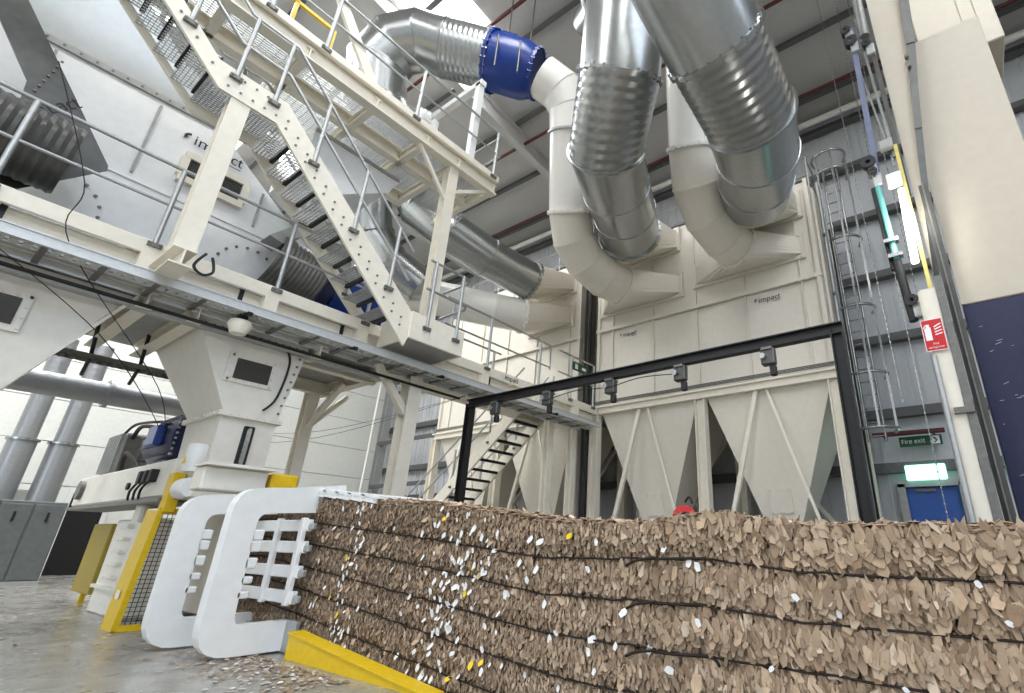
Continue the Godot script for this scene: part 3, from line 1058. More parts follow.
func housing():
	var o = thing("separator_housing", V(-8.6, DECK, -1), "big white sheet-metal separator housing with a logo behind the rail", "machine housing")
	# lower wall
	var s := st()
	plate(s, yz(-8.5, [[2.6, 4.1], [2.6, 6.72], [-1.45, 6.86], [-3.05, 5.6], [-3.1, 4.1]]), V(-1.6, 0, 0))
	put(s, "lower_wall", M.house, o)
	# upper hood flaring out over the walkway
	s = st()
	var lean := V(-0.35, 0, 0)
	var q := yz(-8.48, [[2.6, 6.78], [-1.45, 6.92]])
	var top := [V(-7.95, 8.9, 0.95), V(-7.95, 8.9, 2.6)]
	hexa(s, [q[0], q[1], q[1] + V(-1.5, 0, 0), q[0] + V(-1.5, 0, 0), top[1], top[0], top[0] + V(-1.0, 0, 0), top[1] + V(-1.0, 0, 0)])
	put(s, "hood", M.sheet, o)
	s = st()
	plate(s, yz(-8.46, [[2.6, 6.71], [2.6, 6.8], [-1.5, 6.94], [-1.5, 6.85]]), V(-0.06, 0, 0))
	put(s, "joint_strip", M.grey_paint, o)
	s = st()
	bolts(s, between(V(-8.46, 6.76, 2.5), V(-8.46, 6.89, -1.4), 26), Vector3.RIGHT, 0.016)
	put(s, "bolts", M.steel, o)
	for z in [1.3, 0.35, -0.72, -2.2]:
		s = st()
		bar(s, V(-8.49, 5.55, z), V(-8.49, 6.7 - (1.3 - z) * -0.02 - (0.6 if z < -2 else 0.0), z), 0.03, 0.04)
		put(s, "rib", M.grey_paint, o)
	s = st()
	bar(s, V(-8.49, 5.5, 2.6), V(-8.49, 5.42, -3.0), 0.02, 0.02)
	put(s, "fold_line", M.house, o)
	# rings of bolts round the inspection plates
	for c in [-0.2, -2.3]:
		s = st()
		bolts(s, arc(V(-8.49, 4.75, c), V(0, 0, 0.42), V(0, 0.42, 0), -20, 200, 11), Vector3.RIGHT, 0.022)
		put(s, "bolts", M.steel, o)
	# vent box with a grille
	s = st()
	for r in [[-1.17, 6.12, -1.95, 6.22], [-1.17, 5.72, -1.95, 5.82]]: bx(s, V(-8.46, (r[1] + r[3]) / 2, (r[0] + r[2]) / 2), V(0.1, 0.1, 0.82))
	for z2 in [-1.17, -1.95]: bx(s, V(-8.46, 5.97, z2), V(0.098, 0.3, 0.1))
	put(s, "vent_frame", M.cream, o)
	s = st()
	bx(s, V(-8.48, 5.97, -1.56), V(0.03, 0.32, 0.7))
	put(s, "vent_pane", M.dark_plate, o)
	s = st()
	for k in 9: bx(s, V(-8.45, 5.83 + k * 0.035, -1.56), V(0.02, 0.008, 0.68))
	put(s, "vent_grille", M.steel, o)
	logo(V(-8.47, 6.47, -1.5), V(0, PI / 2, 0), 0.21, o)
	# small gusset fins at the foot
	for z3 in [0.1, -2.65]:
		s = st()
		plate(s, yz(-8.4, [[z3 + 0.25, 4.55], [z3 - 0.25, 4.1], [z3 + 0.25, 4.1]]), V(-0.02, 0, 0))
		bar(s, V(-8.4, 4.58, z3 + 0.3), V(-8.4, 4.12, z3 - 0.28), 0.03, 0.06)
		put(s, "gusset", M.house, o)
	# second, lower housing under the top platform
	o = thing("duct_box", V(-7.9, 5.95, -2.7), "plain white sheet-metal box under the top platform grating", "machine housing")
	s = st()
	plate(s, yz(-7.25, [[-2.25, 6.2], [-2.25, 6.95], [-3.75, 6.95], [-3.55, 6.55], [-2.7, 5.95]]), V(-1.2, 0, 0))
	put(s, "shell", M.house, o)
	s = st()
	bar(s, V(-7.24, 6.9, -2.25), V(-7.24, 6.9, -3.7), 0.03, 0.06)
	put(s, "rim", M.grey_paint, o)

# ---------------------------------------------------------------- stairs and the top platform
const SX := -6.2

func tread(o, c: Vector3, w: float, d: float, along_x := false):
	# w across, d deep; bars of an open grating with a dark nosing
	var s := st()
	var n := int(w / 0.05)
	for i in n + 1:
		var k := -w / 2 + w * i / n
		bx(s, c + (V(0, 0, k) if along_x else V(k, 0, 0)), V(d, 0.02, 0.005) if along_x else V(0.005, 0.02, d))
	for i in 6:
		var k := -d / 2 + d * (i + 0.5) / 6
		bx(s, c + (V(k, 0, 0) if along_x else V(0, 0, k)), V(0.005, 0.02, w) if along_x else V(w, 0.02, 0.005))
	var g = put(s, "tread", M.galv_dull, o)
	s = st()
	var e: float = d / 2
	bx(s, c + (V(e, -0.02, 0) if along_x else V(0, -0.02, -e)), V(0.05, 0.06, w) if along_x else V(w, 0.06, 0.05))
	put(s, "nosing", M.black, g)

func stringer(o, pts: Array, x: float, t := 0.04):
	var s := st()
	plate(s, yz(x, pts), V(-t, 0, 0))
	put(s, "stringer", M.cream, o)

func stairs():
	var o = thing("access_stair", V(-6.6, DECK, -2.5), "cream steel stair with grating treads climbing to the top platform", "stair")
	# flight 1 from the landing at 4.1 up to the half landing at 5.75, flight 2 on up
	var yb := 6.0
	var up := 0.96
	var prof := [[-3.72, 3.55], [-1.5, 5.78], [-0.88, 5.79], [1.3, 7.87], [1.3, 8.15], [-0.8, 6.15], [-1.55, 6.15], [-3.85, 4.0]]
	stringer(o, prof, SX)
	stringer(o, [[-3.72, 3.75], [-1.5, 5.92], [-0.88, 5.92], [1.3, 8.0], [1.3, 8.15], [-0.8, 6.12], [-1.55, 6.12], [-3.85, 3.9]], SX - 0.9)
	var s := st()
	for k in 14: bolts(s, [V(SX, 3.95 + k * 0.15, -3.6 + k * 0.153), V(SX, 3.83 + k * 0.15, -3.6 + k * 0.153)], Vector3.RIGHT, 0.016)
	for k in 5: bolts(s, [V(SX, 6.06, -0.95 - k * 0.13), V(SX, 5.88, -0.95 - k * 0.13)], Vector3.RIGHT, 0.014)
	for k in 11: bolts(s, [V(SX, 6.05 + k * 0.19, -0.75 + k * 0.2)], Vector3.RIGHT, 0.016)
	put(s, "bolts", M.steel, o)
	for i in 9: tread(o, V(SX - 0.46, 4.08 + i * 0.222, -3.5 + i * 0.228), 0.84, 0.25)
	for i in 9: tread(o, V(SX - 0.46, 6.22 + i * 0.222, -0.68 + i * 0.232), 0.84, 0.25)
	s = st()
	grating(s, SX - 0.88, SX - 0.02, -1.6, -0.8, 6.08, 0.04, 0.04)
	put(s, "landing_grating", M.galv_dull, o)
	# handrails on both stringers
	var h := 1.02
	for q in [[-2.01, 5.5], [-2.69, 4.86], [-3.33, 4.27], [-1.41, 6.0], [-0.99, 6.02], [-0.45, 6.35], [0.3, 7.05]]:
		post(o, V(SX + 0.02, q[1], q[0]), h)
	for x in [SX + 0.02, SX - 0.92]:
		for k in [h, h * 0.52]:
			rail(o, [V(x, 4.0 + k, -3.6), V(x, 6.02 + k, -1.47), V(x, 6.02 + k, -0.93), V(x, 8.05 + k, 1.3)], 0.021)
	for z in [-2.4, -3.2, -1.2]: post(o, V(SX - 0.92, 6.0 + minf(0.0, z + 1.5) * 0.96, z), h)
	# post carrying the half landing, on a stub beam
	o = thing("stair_post", V(SX - 0.1, DECK, -1.15), "cream steel post under the half landing on a short stub beam", "post")
	s = st()
	ibeam(s, V(SX - 0.12, 3.75, -1.12), V(SX - 0.12, 5.79, -1.12), 0.2, 0.2, Vector3.RIGHT)
	put(s, "shaft", M.cream, o)
	s = st()
	ibeam(s, V(-7.1, 3.64, -1.12), V(SX + 0.05, 3.64, -1.12), 0.2, 0.2)
	put(s, "stub_beam", M.cream, o)
	s = st()
	tube(s, smooth([V(SX + 0.0, 3.78, -1.3), V(SX + 0.02, 3.6, -1.23), V(SX + 0.02, 3.53, -1.32), V(SX + 0.02, 3.6, -1.40), V(SX + 0.0, 3.76, -1.36)], 6), 0.014, 6)
	put(s, "cable_loop", M.rubber, o)
	# landing where the stair meets the platform
	o = thing("stair_landing", V(-6.6, DECK, -4.25), "cream boxed landing at the foot of the long stair", "landing")
	s = st()
	cbx(s, V(SX, 3.9, -4.24), V(0.04, 0.42, 0.96), 0.008)
	bx(s, V(-6.6, 3.9, -4.7), V(0.8, 0.42, 0.03)); bx(s, V(-6.6, 3.9, -3.78), V(0.8, 0.42, 0.03))
	put(s, "fascia", M.cream, o)
	s = st()
	bx(s, V(-6.6, 3.71, -4.24), V(0.8, 0.02, 0.9))
	put(s, "soffit", M.grey_paint, o)
	s = st()
	grating(s, -7.0, SX - 0.02, -4.7, -3.8, 4.1, 0.05, 0.1)
	put(s, "grating", M.galv_dull, o)
	for z in [-4.02, -4.55]: post(o, V(SX + 0.03, 3.9, z), 1.15)
	for k in [5.04, 4.55]:
		rail(o, [V(SX + 0.02, k, -3.92), V(SX + 0.02, k, -4.66), V(SX - 0.1, k, -4.74), V(-6.95, k, -4.74)], 0.021)
	# top platform
	o = thing("top_platform", V(-7.2, 7.1, -2), "cream upper platform of open grating high above the stair", "platform")
	s = st()
	cbx(s, V(SX + 0.02, 7.33, -1.7), V(0.05, 0.13, 6.6), 0.008)
	put(s, "fascia", M.cream, o)
	s = st()
	ibeam(s, V(SX - 0.06, 7.16, 1.6), V(SX - 0.06, 7.16, -5.0), 0.16, 0.32)
	put(s, "edge_beam", M.cream, o)
	for x in [-7.0, -8.0]:
		s = st()
		ibeam(s, V(x, 7.16, 0.4 if x > -7.5 else -1.5), V(x, 7.16, -4.9 if x > -7.5 else -4.2), 0.14, 0.26)
		put(s, "joist", M.cream, o)
	for z in [0.3, -0.7, -1.6, -2.6, -3.5, -4.15, -4.95]:
		s = st()
		ibeam(s, V(-8.0 if z < -1.5 else -7.0, 7.12, z), V(SX, 7.12, z), 0.1, 0.18)
		put(s, "cross_beam", M.cream, o)
	s = st()
	grating(s, -8.0, SX, -4.95, -1.5, 7.34, 0.045, 0.1)
	grating(s, -7.0, SX, -1.5, 0.4, 7.34, 0.045, 0.1)
	put(s, "grating", M.galv_dull, o)
	s = st()
	ibeam(s, V(SX - 0.14, 4.1, -4.1), V(SX - 0.14, 7.0, -4.1), 0.18, 0.18, Vector3.RIGHT)
	put(s, "column", M.cream, o)
	s = st()
	bar(s, V(SX - 0.1, 6.3, -4.05), V(SX - 0.06, 7.0, -3.4), 0.05, 0.05)
	put(s, "knee_brace", M.cream, o)
	s = st()
	bar(s, V(SX - 0.1, 6.55, -4.15), V(SX - 0.1, 7.02, -4.85), 0.06, 0.06)
	put(s, "knee_brace", M.cream, o)
	for z in [0.6, -1.05, -1.75, -3.2, -4.85]: post(o, V(SX + 0.05, 7.3, z), 1.05)
	rail(o, [V(SX + 0.05, 8.35, 1.6), V(SX + 0.05, 8.35, -4.95)])
	rail(o, [V(SX + 0.05, 7.85, 1.6), V(SX + 0.05, 7.85, -4.95)], 0.018, "knee_rail")
	for k in [8.35, 7.85]: rail(o, [V(SX + 0.05, k, -4.95), V(-7.2, k, -4.95)])
	post(o, V(-7.1, 7.3, -4.95), 1.05)
	for k in [8.35, 7.85]: rail(o, [V(-7.95, k, -1.5), V(-7.95, k, -3.6)])
	# lifting frame and leaning stay on the top platform
	o = thing("lifting_frame", V(-6.4, 7.4, -4.3), "white goalpost lifting frame standing on the upper platform end", "frame")
	s = st()
	bx(s, V(SX - 0.05, 8.3, -4.35), V(0.12, 1.85, 0.12))
	put(s, "post", M.white, o)
	s = st()
	bx(s, V(-7.6, 8.2, -4.35), V(0.12, 1.7, 0.12))
	put(s, "post", M.white, o)
	s = st()
	bx(s, V(-6.9, 9.2, -4.35), V(1.5, 0.12, 0.12))
	put(s, "lintel", M.white, o)
	o = thing("leaning_stay", V(SX, 7.4, -2.3), "cream flat stay leaning up from the upper platform edge", "stay")
	s = st()
	bar(s, V(SX, 7.35, -2.45), V(SX, 8.75, -1.5), 0.16, 0.06, Vector3.RIGHT)
	put(s, "bar", M.cream, o)
	# yellow safety gate on the top platform
	o = thing("safety_gate", V(-6.6, 7.4, -1.4), "yellow swing safety gate at the head of the stair", "gate")
	for k in [7.75, 8.35]:
		s = st()
		bar(s, V(-6.75, k, -0.9), V(-6.75, k, -1.95), 0.05, 0.05)
		put(s, "gate_rail", M.yellow, o)
	for z in [-0.9, -1.4, -1.95]:
		s = st()
		bar(s, V(-6.75, 7.75, z), V(-6.75, 8.35, z), 0.05, 0.05)
		put(s, "gate_bar", M.yellow, o)
	# lower stair from the platform to the floor, beside the left filter
	o = thing("lower_stair", V(-9.5, 0, -8.4), "lower steel stair with dark treads going down to the floor", "stair")
	var t0 := V(-8.1, 3.95, -8.42)
	var t1 := V(-12.9, 0.0, -8.42)
	for z in [-8.0, -8.86]:
		s = st()
		bar(s, V(t0.x, t0.y, z), V(t1.x, t1.y + 0.1, z), 0.05, 0.28)
		put(s, "stringer", M.cream, o)
	for i in 19: tread(o, t0.lerp(t1, (i + 0.5) / 19.5), 0.82, 0.24, true)
	for z in [-8.0, -8.86]:
		for k in [0.9, 0.45]: rail(o, [V(t0.x, t0.y + k, z), V(t1.x + 0.5, t1.y + 0.83 + k, z), V(t1.x, t1.y + 0.5 + k, z)], 0.02)
		for i in 4: post(o, V(t0.x, t0.y, z).lerp(V(t1.x, t1.y, z), 0.2 + i * 0.24), 0.9)

# ---------------------------------------------------------------- baler
func rounded(pts: Array, r: float, n := 5) -> Array:   # round the corners of a [z, y] outline
	var o := []
	for i in pts.size():
		var p := Vector2(pts[i][0], pts[i][1])
		var a := Vector2(pts[i - 1][0], pts[i - 1][1])
		var b := Vector2(pts[(i + 1) % pts.size()][0], pts[(i + 1) % pts.size()][1])
		var rr := minf(r, minf(p.distance_to(a), p.distance_to(b)) * 0.48)
		if pts[i].size() > 2: rr = minf(rr, pts[i][2])
		var s := p + (a - p).normalized() * rr
		var e := p + (b - p).normalized() * rr
		for k in n + 1:
			var t := k / float(n)
			var q := s.lerp(p, t).lerp(p.lerp(e, t), t)
			o.append([q.x, q.y])
	return o

func clamp_frame(o, x: float, dz: float, grow: float):
	var outer := [[-1.96 + dz, 0.02, 0.26], [-1.96 + dz, 1.40 + grow, 0.26], [-2.4 + dz, 1.44 + grow, 0.02], [-2.95, 1.52 + grow, 0.02], [-2.95, 1.24, 0.02], [-2.18 + dz, 1.19, 0.1], [-2.2 + dz, 0.26, 0.08], [-2.9, 0.26, 0.02], [-2.9, 0.02, 0.02]]
	var s := st()
	plate(s, yz(x, rounded(outer, 0.26)), V(-0.14, 0, 0))
	var f = put(s, "clamp_frame", M.white, o)
	# shoes on the inner edge
	for y in [0.5, 0.62, 0.76, 0.9, 1.0]:
		s = st()
		cbx(s, V(x - 0.06, y, -2.22 + dz), V(0.12, 0.09 if y > 0.7 else 0.06, 0.1), 0.01)
		put(s, "clamp_shoe", M.white, f)

func baler():
	var o = thing("baler", V(-7, 0, -3.2), "white cardboard baler with two big C-shaped clamp frames", "baler")
	var s := st()
	cbx(s, V(-8.35, 0.75, -3.35), V(2.1, 1.3, 1.15), 0.02)
	put(s, "press_box", M.beige, o)
	clamp_frame(o, -5.5, 0.0, 0.0)
	clamp_frame(o, -6.35, 0.12, -0.04)
	# slotted channel wall between frames and bale
	for y in [1.1, 0.9, 0.68, 0.46]:
		s = st()
		cbx(s, V(-6.35, y, -2.62), V(1.9, 0.11, 0.05), 0.008)
		put(s, "channel_bar", M.white, o)
	for x in [-5.48, -5.98, -6.75, -7.2]:
		s = st()
		cbx(s, V(x, 0.78, -2.59), V(0.07, 0.78, 0.05), 0.008)
		put(s, "channel_upright", M.white, o)
	for y in [1.1, 0.9, 0.68, 0.46]:
		s = st()
		cbx(s, V(-5.36, y - 0.01, -2.62), V(0.1, 0.06, 0.04), 0.008)
		put(s, "channel_finger", M.galv_dull, o)
	s = st()
	bx(s, V(-6.3, 0.16, -3.1), V(1.7, 0.06, 0.9))
	bx(s, V(-5.45, 0.14, -2.66), V(0.3, 0.26, 0.03))
	put(s, "channel_floor", M.galv_dull, o)
	# press plates over the first bale: overlapping white steps
	for k in 5:
		s = st()
		var x := -5.5 + k * 0.24
		bx(s, V(x, 1.44 - k * 0.022, -3.2), V(0.3, 0.025, 1.06), Basis(Vector3.BACK, -0.14))
		bx(s, V(x - 0.02, 1.41 - k * 0.022, -2.69), V(0.24, 0.05, 0.02), Basis(Vector3.BACK, -0.14))
		put(s, "press_plate", M.white, o)
	# service box and yellow bracket on top
	s = st()
	cbx(s, V(-6.75, 1.56, -2.3), V(0.3, 0.24, 0.62), 0.015)
	put(s, "service_box", M.beige, o)
	s = st()
	bx(s, V(-6.66, 1.7, -2.3), V(0.4, 0.03, 0.68))
	put(s, "service_lid", M.beige, o)
	s = st()
	cbx(s, V(-6.7, 1.58, -2.8), V(0.2, 0.2, 0.3), 0.02)
	put(s, "yellow_bracket", M.yellow, o)
	# feed chute on top of the press
	o = thing("feed_chute", V(-7.8, 1.4, -2.5), "beige bolted feed chute with a dark window above the baler", "chute")
	s = st()
	hexa(s, [V(-8.45, 2.42, -2.82), V(-8.45, 2.42, -2.2), V(-7.3, 2.42, -2.2), V(-7.3, 2.42, -2.82), V(-9.0, 3.5, -2.98), V(-9.0, 3.5, -1.66), V(-7.3, 3.5, -1.66), V(-7.3, 3.5, -2.98)])
	put(s, "upper_cone", M.beige, o)
	s = st()
	hexa(s, [V(-8.6, 1.4, -3.05), V(-8.6, 1.4, -2.12), V(-7.25, 1.4, -2.12), V(-7.25, 1.4, -3.05), V(-8.4, 1.62, -2.82), V(-8.4, 1.62, -2.22), V(-7.32, 1.62, -2.22), V(-7.32, 1.62, -2.82)])
	hexa(s, [V(-8.4, 1.62, -2.82), V(-8.4, 1.62, -2.22), V(-7.32, 1.62, -2.22), V(-7.32, 1.62, -2.82), V(-8.45, 2.36, -2.82), V(-8.45, 2.36, -2.2), V(-7.32, 2.36, -2.2), V(-7.32, 2.36, -2.82)])
	put(s, "lower_box", M.beige, o)
	s = st()
	bx(s, V(-7.86, 2.39, -2.51), V(1.22, 0.06, 0.72))
	bolts(s, between(V(-7.25, 2.39, -2.18), V(-7.25, 2.39, -2.84), 8), Vector3.RIGHT)
	bolts(s, between(V(-8.4, 2.39, -2.15), V(-7.3, 2.39, -2.15), 12), Vector3.BACK)
	put(s, "flange", M.beige, o)
	s = st()
	bx(s, V(-7.29, 2.97, -2.37), V(0.03, 0.38, 0.56))
	bolts(s, between(V(-7.27, 3.12, -2.13), V(-7.27, 3.12, -2.6), 6) + between(V(-7.27, 2.81, -2.13), V(-7.27, 2.81, -2.6), 6) + between(V(-7.27, 2.81, -2.13), V(-7.27, 3.12, -2.13), 4) + between(V(-7.27, 2.81, -2.61), V(-7.27, 3.12, -2.61), 4), Vector3.RIGHT)
	put(s, "window_frame", M.beige, o)
	s = st()
	bx(s, V(-7.275, 2.96, -2.38), V(0.02, 0.26, 0.4))
	put(s, "window_pane", M.glass_dark, o)
	s = st()
	bolts(s, between(V(-7.29, 3.42, -1.75), V(-7.29, 3.42, -2.9), 14) + between(V(-7.29, 2.5, -2.8), V(-7.29, 3.4, -2.9), 9), Vector3.RIGHT, 0.016)
	put(s, "bolts", M.steel, o)
	s = st()
	cbx(s, V(-7.3, 2.03, -2.53), V(0.04, 0.5, 0.12), 0.01)
	put(s, "level_gauge", M.rubber, o)
	s = st()
	bx(s, V(-7.275, 2.03, -2.53), V(0.015, 0.42, 0.05))
	bolts(s, between(V(-7.27, 1.82, -2.53), V(-7.27, 2.24, -2.53), 7), Vector3.RIGHT, 0.018)
	put(s, "gauge_strip", M.galv, o)
	s = st()
	tube(s, smooth([V(-7.26, 3.4, -2.3), V(-7.25, 3.38, -2.62), V(-7.25, 3.2, -2.76), V(-7.25, 2.7, -2.72), V(-7.25, 2.5, -2.6)], 6), 0.014, 6)
	put(s, "cable", M.rubber, o)
	# neighbouring chute further along the platform
	o = thing("feed_chute", V(-8, 2.0, 0.3), "beige chute face with a dark window cut by the picture edge", "chute")
	s = st()
	plate(s, yz(-7.32, [[1.4, 3.48], [-1.06, 3.48], [-0.64, 2.66], [-0.1, 1.6], [1.4, 1.6]]), V(-1.4, 0, 0))
	put(s, "cone", M.beige, o)
	s = st()
	bar(s, V(-7.3, 3.46, -1.08), V(-7.3, 1.6, -0.1), 0.03, 0.12, Vector3.RIGHT)
	bolts(s, between(V(-7.28, 3.3, -0.98), V(-7.28, 1.9, -0.26), 16), Vector3.RIGHT, 0.014)
	put(s, "edge_strip", M.beige, o)
	s = st()
	bx(s, V(-7.3, 2.98, -0.13), V(0.03, 0.4, 0.5))
	bolts(s, between(V(-7.28, 3.15, 0.1), V(-7.28, 3.15, -0.36), 6) + between(V(-7.28, 2.82, -0.36), V(-7.28, 3.15, -0.36), 4), Vector3.RIGHT)
	put(s, "window_frame", M.beige, o)
	s = st()
	bx(s, V(-7.285, 2.98, -0.1), V(0.02, 0.28, 0.42))
	put(s, "window_pane", M.glass_dark, o)
	# underside of the machine deck between the chutes
	o = thing("machine_deck", V(-8.4, 3.5, -2), "pale grey underside plates and bearers of the machine deck", "deck")
	s = st()
	bx(s, V(-8.4, 3.54, -1.4), V(2.2, 0.05, 5.6))
	put(s, "deck_plate", M.grey_paint, o)
	for z in [-1.15, -1.62, -3.05, -4.1]:
		s = st()
		ibeam(s, V(-9.4, 3.43, z), V(-7.1, 3.43, z), 0.14, 0.18)
		put(s, "bearer", M.cream, o)
	for x in [-7.55, -8.9]:
		s = st()
		ibeam(s, V(x, 3.4, -3.0), V(x, 3.4, -4.15), 0.12, 0.2)
		put(s, "bearer", M.cream, o)
	for q in [[-9.0, -3.9], [-9.3, -3.2]]:
		s = st()
		ibeam(s, V(q[0], 0, q[1]), V(q[0], 3.4, q[1]), 0.18, 0.18, Vector3.RIGHT)
		put(s, "column", M.cream, o)
	s = st()
	bar(s, V(-9.0, 2.7, -3.9), V(-8.2, 3.4, -4.0), 0.08, 0.08)
	bar(s, V(-9.0, 2.7, -3.9), V(-9.0, 3.4, -4.5), 0.08, 0.08)
	put(s, "brace", M.cream, o)
	# yellow guard with mesh
	o = thing("mesh_guard", V(-8.2, 0, -2.1), "yellow machine guard with black wire mesh beside the clamp frames", "guard")
	s = st()
	plate(s, [V(-8.4, 0.0, -2.02), V(-7.98, 0.0, -2.02), V(-7.9, 1.26, -2.06), V(-8.32, 1.28, -2.06)], V(0, 0, -0.04))
	put(s, "side_panel", M.yellow, o)
	for r in [[V(-7.98, 0.02, -2.04), V(-7.9, 1.26, -2.08)], [V(-7.98, 0.03, -2.04), V(-7.98, 0.03, -2.5)], [V(-7.9, 1.26, -2.06), V(-7.9, 1.26, -2.5)], [V(-7.98, 0.0, -2.5), V(-7.9, 1.26, -2.5)]]:
		s = st()
		bar(s, r[0], r[1], 0.06, 0.06)
		put(s, "frame_bar", M.yellow, o)
	s = st()
	for k in 26: bar(s, V(-7.97 + 0.07 * k / 26.0, 0.05 + k * 0.047, -2.06), V(-7.97 + 0.07 * k / 26.0, 0.05 + k * 0.047, -2.5), 0.006, 0.006)
	for k in 10: bar(s, V(-7.97, 0.05, -2.07 - k * 0.047), V(-7.9, 1.24, -2.07 - k * 0.047), 0.006, 0.006)
	put(s, "wire_mesh", M.rubber, o)
	s = st()
	cbx(s, V(-7.93, 1.47, -2.14), V(0.2, 0.46, 0.12), 0.01)
	put(s, "upright", M.yellow, o)
	s = st()
	bx(s, V(-8.16, 0.36, -2.015), V(0.1, 0.09, 0.01))
	put(s, "notice", M.paper, o)
	# ram housing with stiffeners, left of the guard
	o = thing("ram_housing", V(-9.75, 0, -2.7), "beige ribbed ram housing standing left of the yellow guard", "machine")
	s = st()
	cbx(s, V(-9.75, 0.6, -2.75), V(1.4, 1.2, 0.9), 0.02)
	put(s, "body", M.beige, o)
	for k in 5:
		s = st()
		cbx(s, V(-9.75, 0.46 + k * 0.16, -2.27), V(0.36, 0.045, 0.1), 0.01)
		put(s, "stiffener", M.beige, o)
	s = st()
	bx(s, V(-9.75, 0.33, -2.28), V(1.4, 0.04, 0.06))
	put(s, "ledge", M.beige, o)
	for x in [-9.35, -9.2]:
		s = st()
		tube(s, [V(x, 1.15, -2.24), V(x, 1.4, -2.24)], 0.05, 10)
		tube(s, [V(x, 1.38, -2.24), V(x, 1.5, -2.24)], 0.03, 8)
		put(s, "valve_stack", M.beige, o)
	o = thing("guard_plate", V(-11.6, 0, -2.42), "yellow flat guard plate with shade painted in, behind the ribbed housing", "guard")
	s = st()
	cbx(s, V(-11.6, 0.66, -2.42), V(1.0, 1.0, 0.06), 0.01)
	put(s, "plate", M.shaded_yellow, o)
	s = st()
	bx(s, V(-11.6, 0.1, -2.45), V(0.08, 0.2, 0.06))
	put(s, "foot", M.yellow, o)
	# hydraulic tank with motors
	o = thing("hydraulic_tank", V(-10.2, 1.4, -2.4), "long beige hydraulic tank above the ram housing", "tank")
	s = st()
	cbx(s, V(-10.3, 1.66, -2.5), V(4.6, 0.46, 0.8), 0.02)
	put(s, "tank_body", M.beige, o)
	s = st()
	bx(s, V(-10.3, 1.39, -2.3), V(4.6, 0.05, 0.5))
	put(s, "drip_tray", M.steel, o)
	s = st()
	tube(s, [V(-12.2, 1.68, -2.11), V(-12.2, 1.68, -2.04)], 0.15, 20)
	put(s, "cover", M.steel, o)
	s = st()
	tube(s, [V(-9.6, 1.62, -2.1), V(-9.6, 1.62, -2.07)], 0.05, 12)
	put(s, "plug", M.rubber, o)
	for k in 3:
		s = st()
		cbx(s, V(-9.0 + k * 0.22, 1.7, -2.06), V(0.12, 0.16, 0.08), 0.01)
		tube(s, smooth([V(-9.0 + k * 0.22, 1.62, -2.03), V(-9.05 + k * 0.22, 1.52, -2.0), V(-9.15 + k * 0.22, 1.42, -2.03)], 4), 0.014, 6)
		put(s, "solenoid", M.rubber, o)
	o = thing("electric_motor", V(-9.1, 1.9, -2.4), "dark blue ribbed electric motor on the hydraulic tank", "motor")
	s = st()
	tube(s, [V(-9.75, 2.24, -2.45), V(-9.7, 2.24, -2.45), V(-8.75, 2.24, -2.45), V(-8.65, 2.24, -2.45)], [0.3, 0.36, 0.36, 0.31], 28)
	put(s, "casing", M.navy, o)
	for k in 9:
		var a := deg_to_rad(-60 + k * 22.0)
		s = st()
		bx(s, V(-9.2, 2.24 + sin(a) * 0.38, -2.45 + cos(a) * 0.38), V(0.86, 0.012, 0.05), Basis(Vector3.RIGHT, -a))
		put(s, "cooling_fin", M.navy, o)
	s = st()
	cbx(s, V(-9.0, 2.25, -2.05), V(0.4, 0.28, 0.1), 0.02)
	put(s, "terminal_box", M.blue, o)
	s = st()
	bx(s, V(-9.2, 1.92, -2.45), V(0.7, 0.06, 0.5))
	put(s, "base", M.navy, o)
	s = st()
	for k in 8: bx(s, V(-8.62, 2.0 + k * 0.07, -2.17), V(0.03, 0.03, 0.03))
	put(s, "bolts", M.galv, o)
	o = thing("oil_cooler", V(-11.6, 1.9, -2.4), "grey slatted oil cooler on the hydraulic tank end", "cooler")
	s = st()
	cbx(s, V(-11.7, 2.25, -2.4), V(0.8, 0.66, 0.4), 0.03)
	put(s, "core", M.steel, o)
	for k in 8:
		s = st()
		bx(s, V(-12.05 + k * 0.1, 2.25, -2.18), V(0.03, 0.62, 0.05))
		put(s, "slat", M.galv_dull, o)
	s = st()
	tube(s, smooth([V(-11.3, 2.5, -2.3), V(-10.8, 2.62, -2.25), V(-10.2, 2.55, -2.3), V(-9.8, 2.4, -2.4)], 6), 0.03, 8)
	tube(s, smooth([V(-11.3, 1.95, -2.3), V(-10.9, 2.2, -2.2), V(-10.5, 2.05, -2.25), V(-10.3, 1.92, -2.3)], 6), 0.03, 8)
	tube(s, smooth([V(-12.1, 2.55, -2.3), V(-11.2, 2.7, -2.25), V(-10.0, 2.62, -2.3)], 6), 0.022, 8)
	put(s, "hoses", M.rubber, o)
	s = st()
	cbx(s, V(-10.5, 2.16, -2.4), V(0.3, 0.22, 0.2), 0.03)
	tube(s, [V(-10.9, 2.16, -2.4), V(-10.1, 2.16, -2.4)], 0.05, 10)
	put(s, "pump", M.rubber, o)
	for k in 2:
		o = thing("valve_cap", V(-7.6 + k * 0.05, 1.4 + k * 0.3, -2.1), ["white round capped valve low beside the yellow upright", "white cylindrical valve with a warning triangle on the chute side"][k], "valve", "white valves beside the chute")
		s = st()
		var c := V(-7.5 + k * 0.0, 1.5 + k * 0.36, -2.14)
		if k == 0: tube(s, [c + V(-0.1, 0, 0), c + V(0.14, 0, 0), c + V(0.17, 0, 0)], [0.12, 0.12, 0.1], 20)
		else: tube(s, [c + V(0, -0.17, 0), c + V(0, 0.12, 0), c + V(0, 0.15, 0)], [0.1, 0.11, 0.095], 20)
		put(s, "cap", M.white, o)
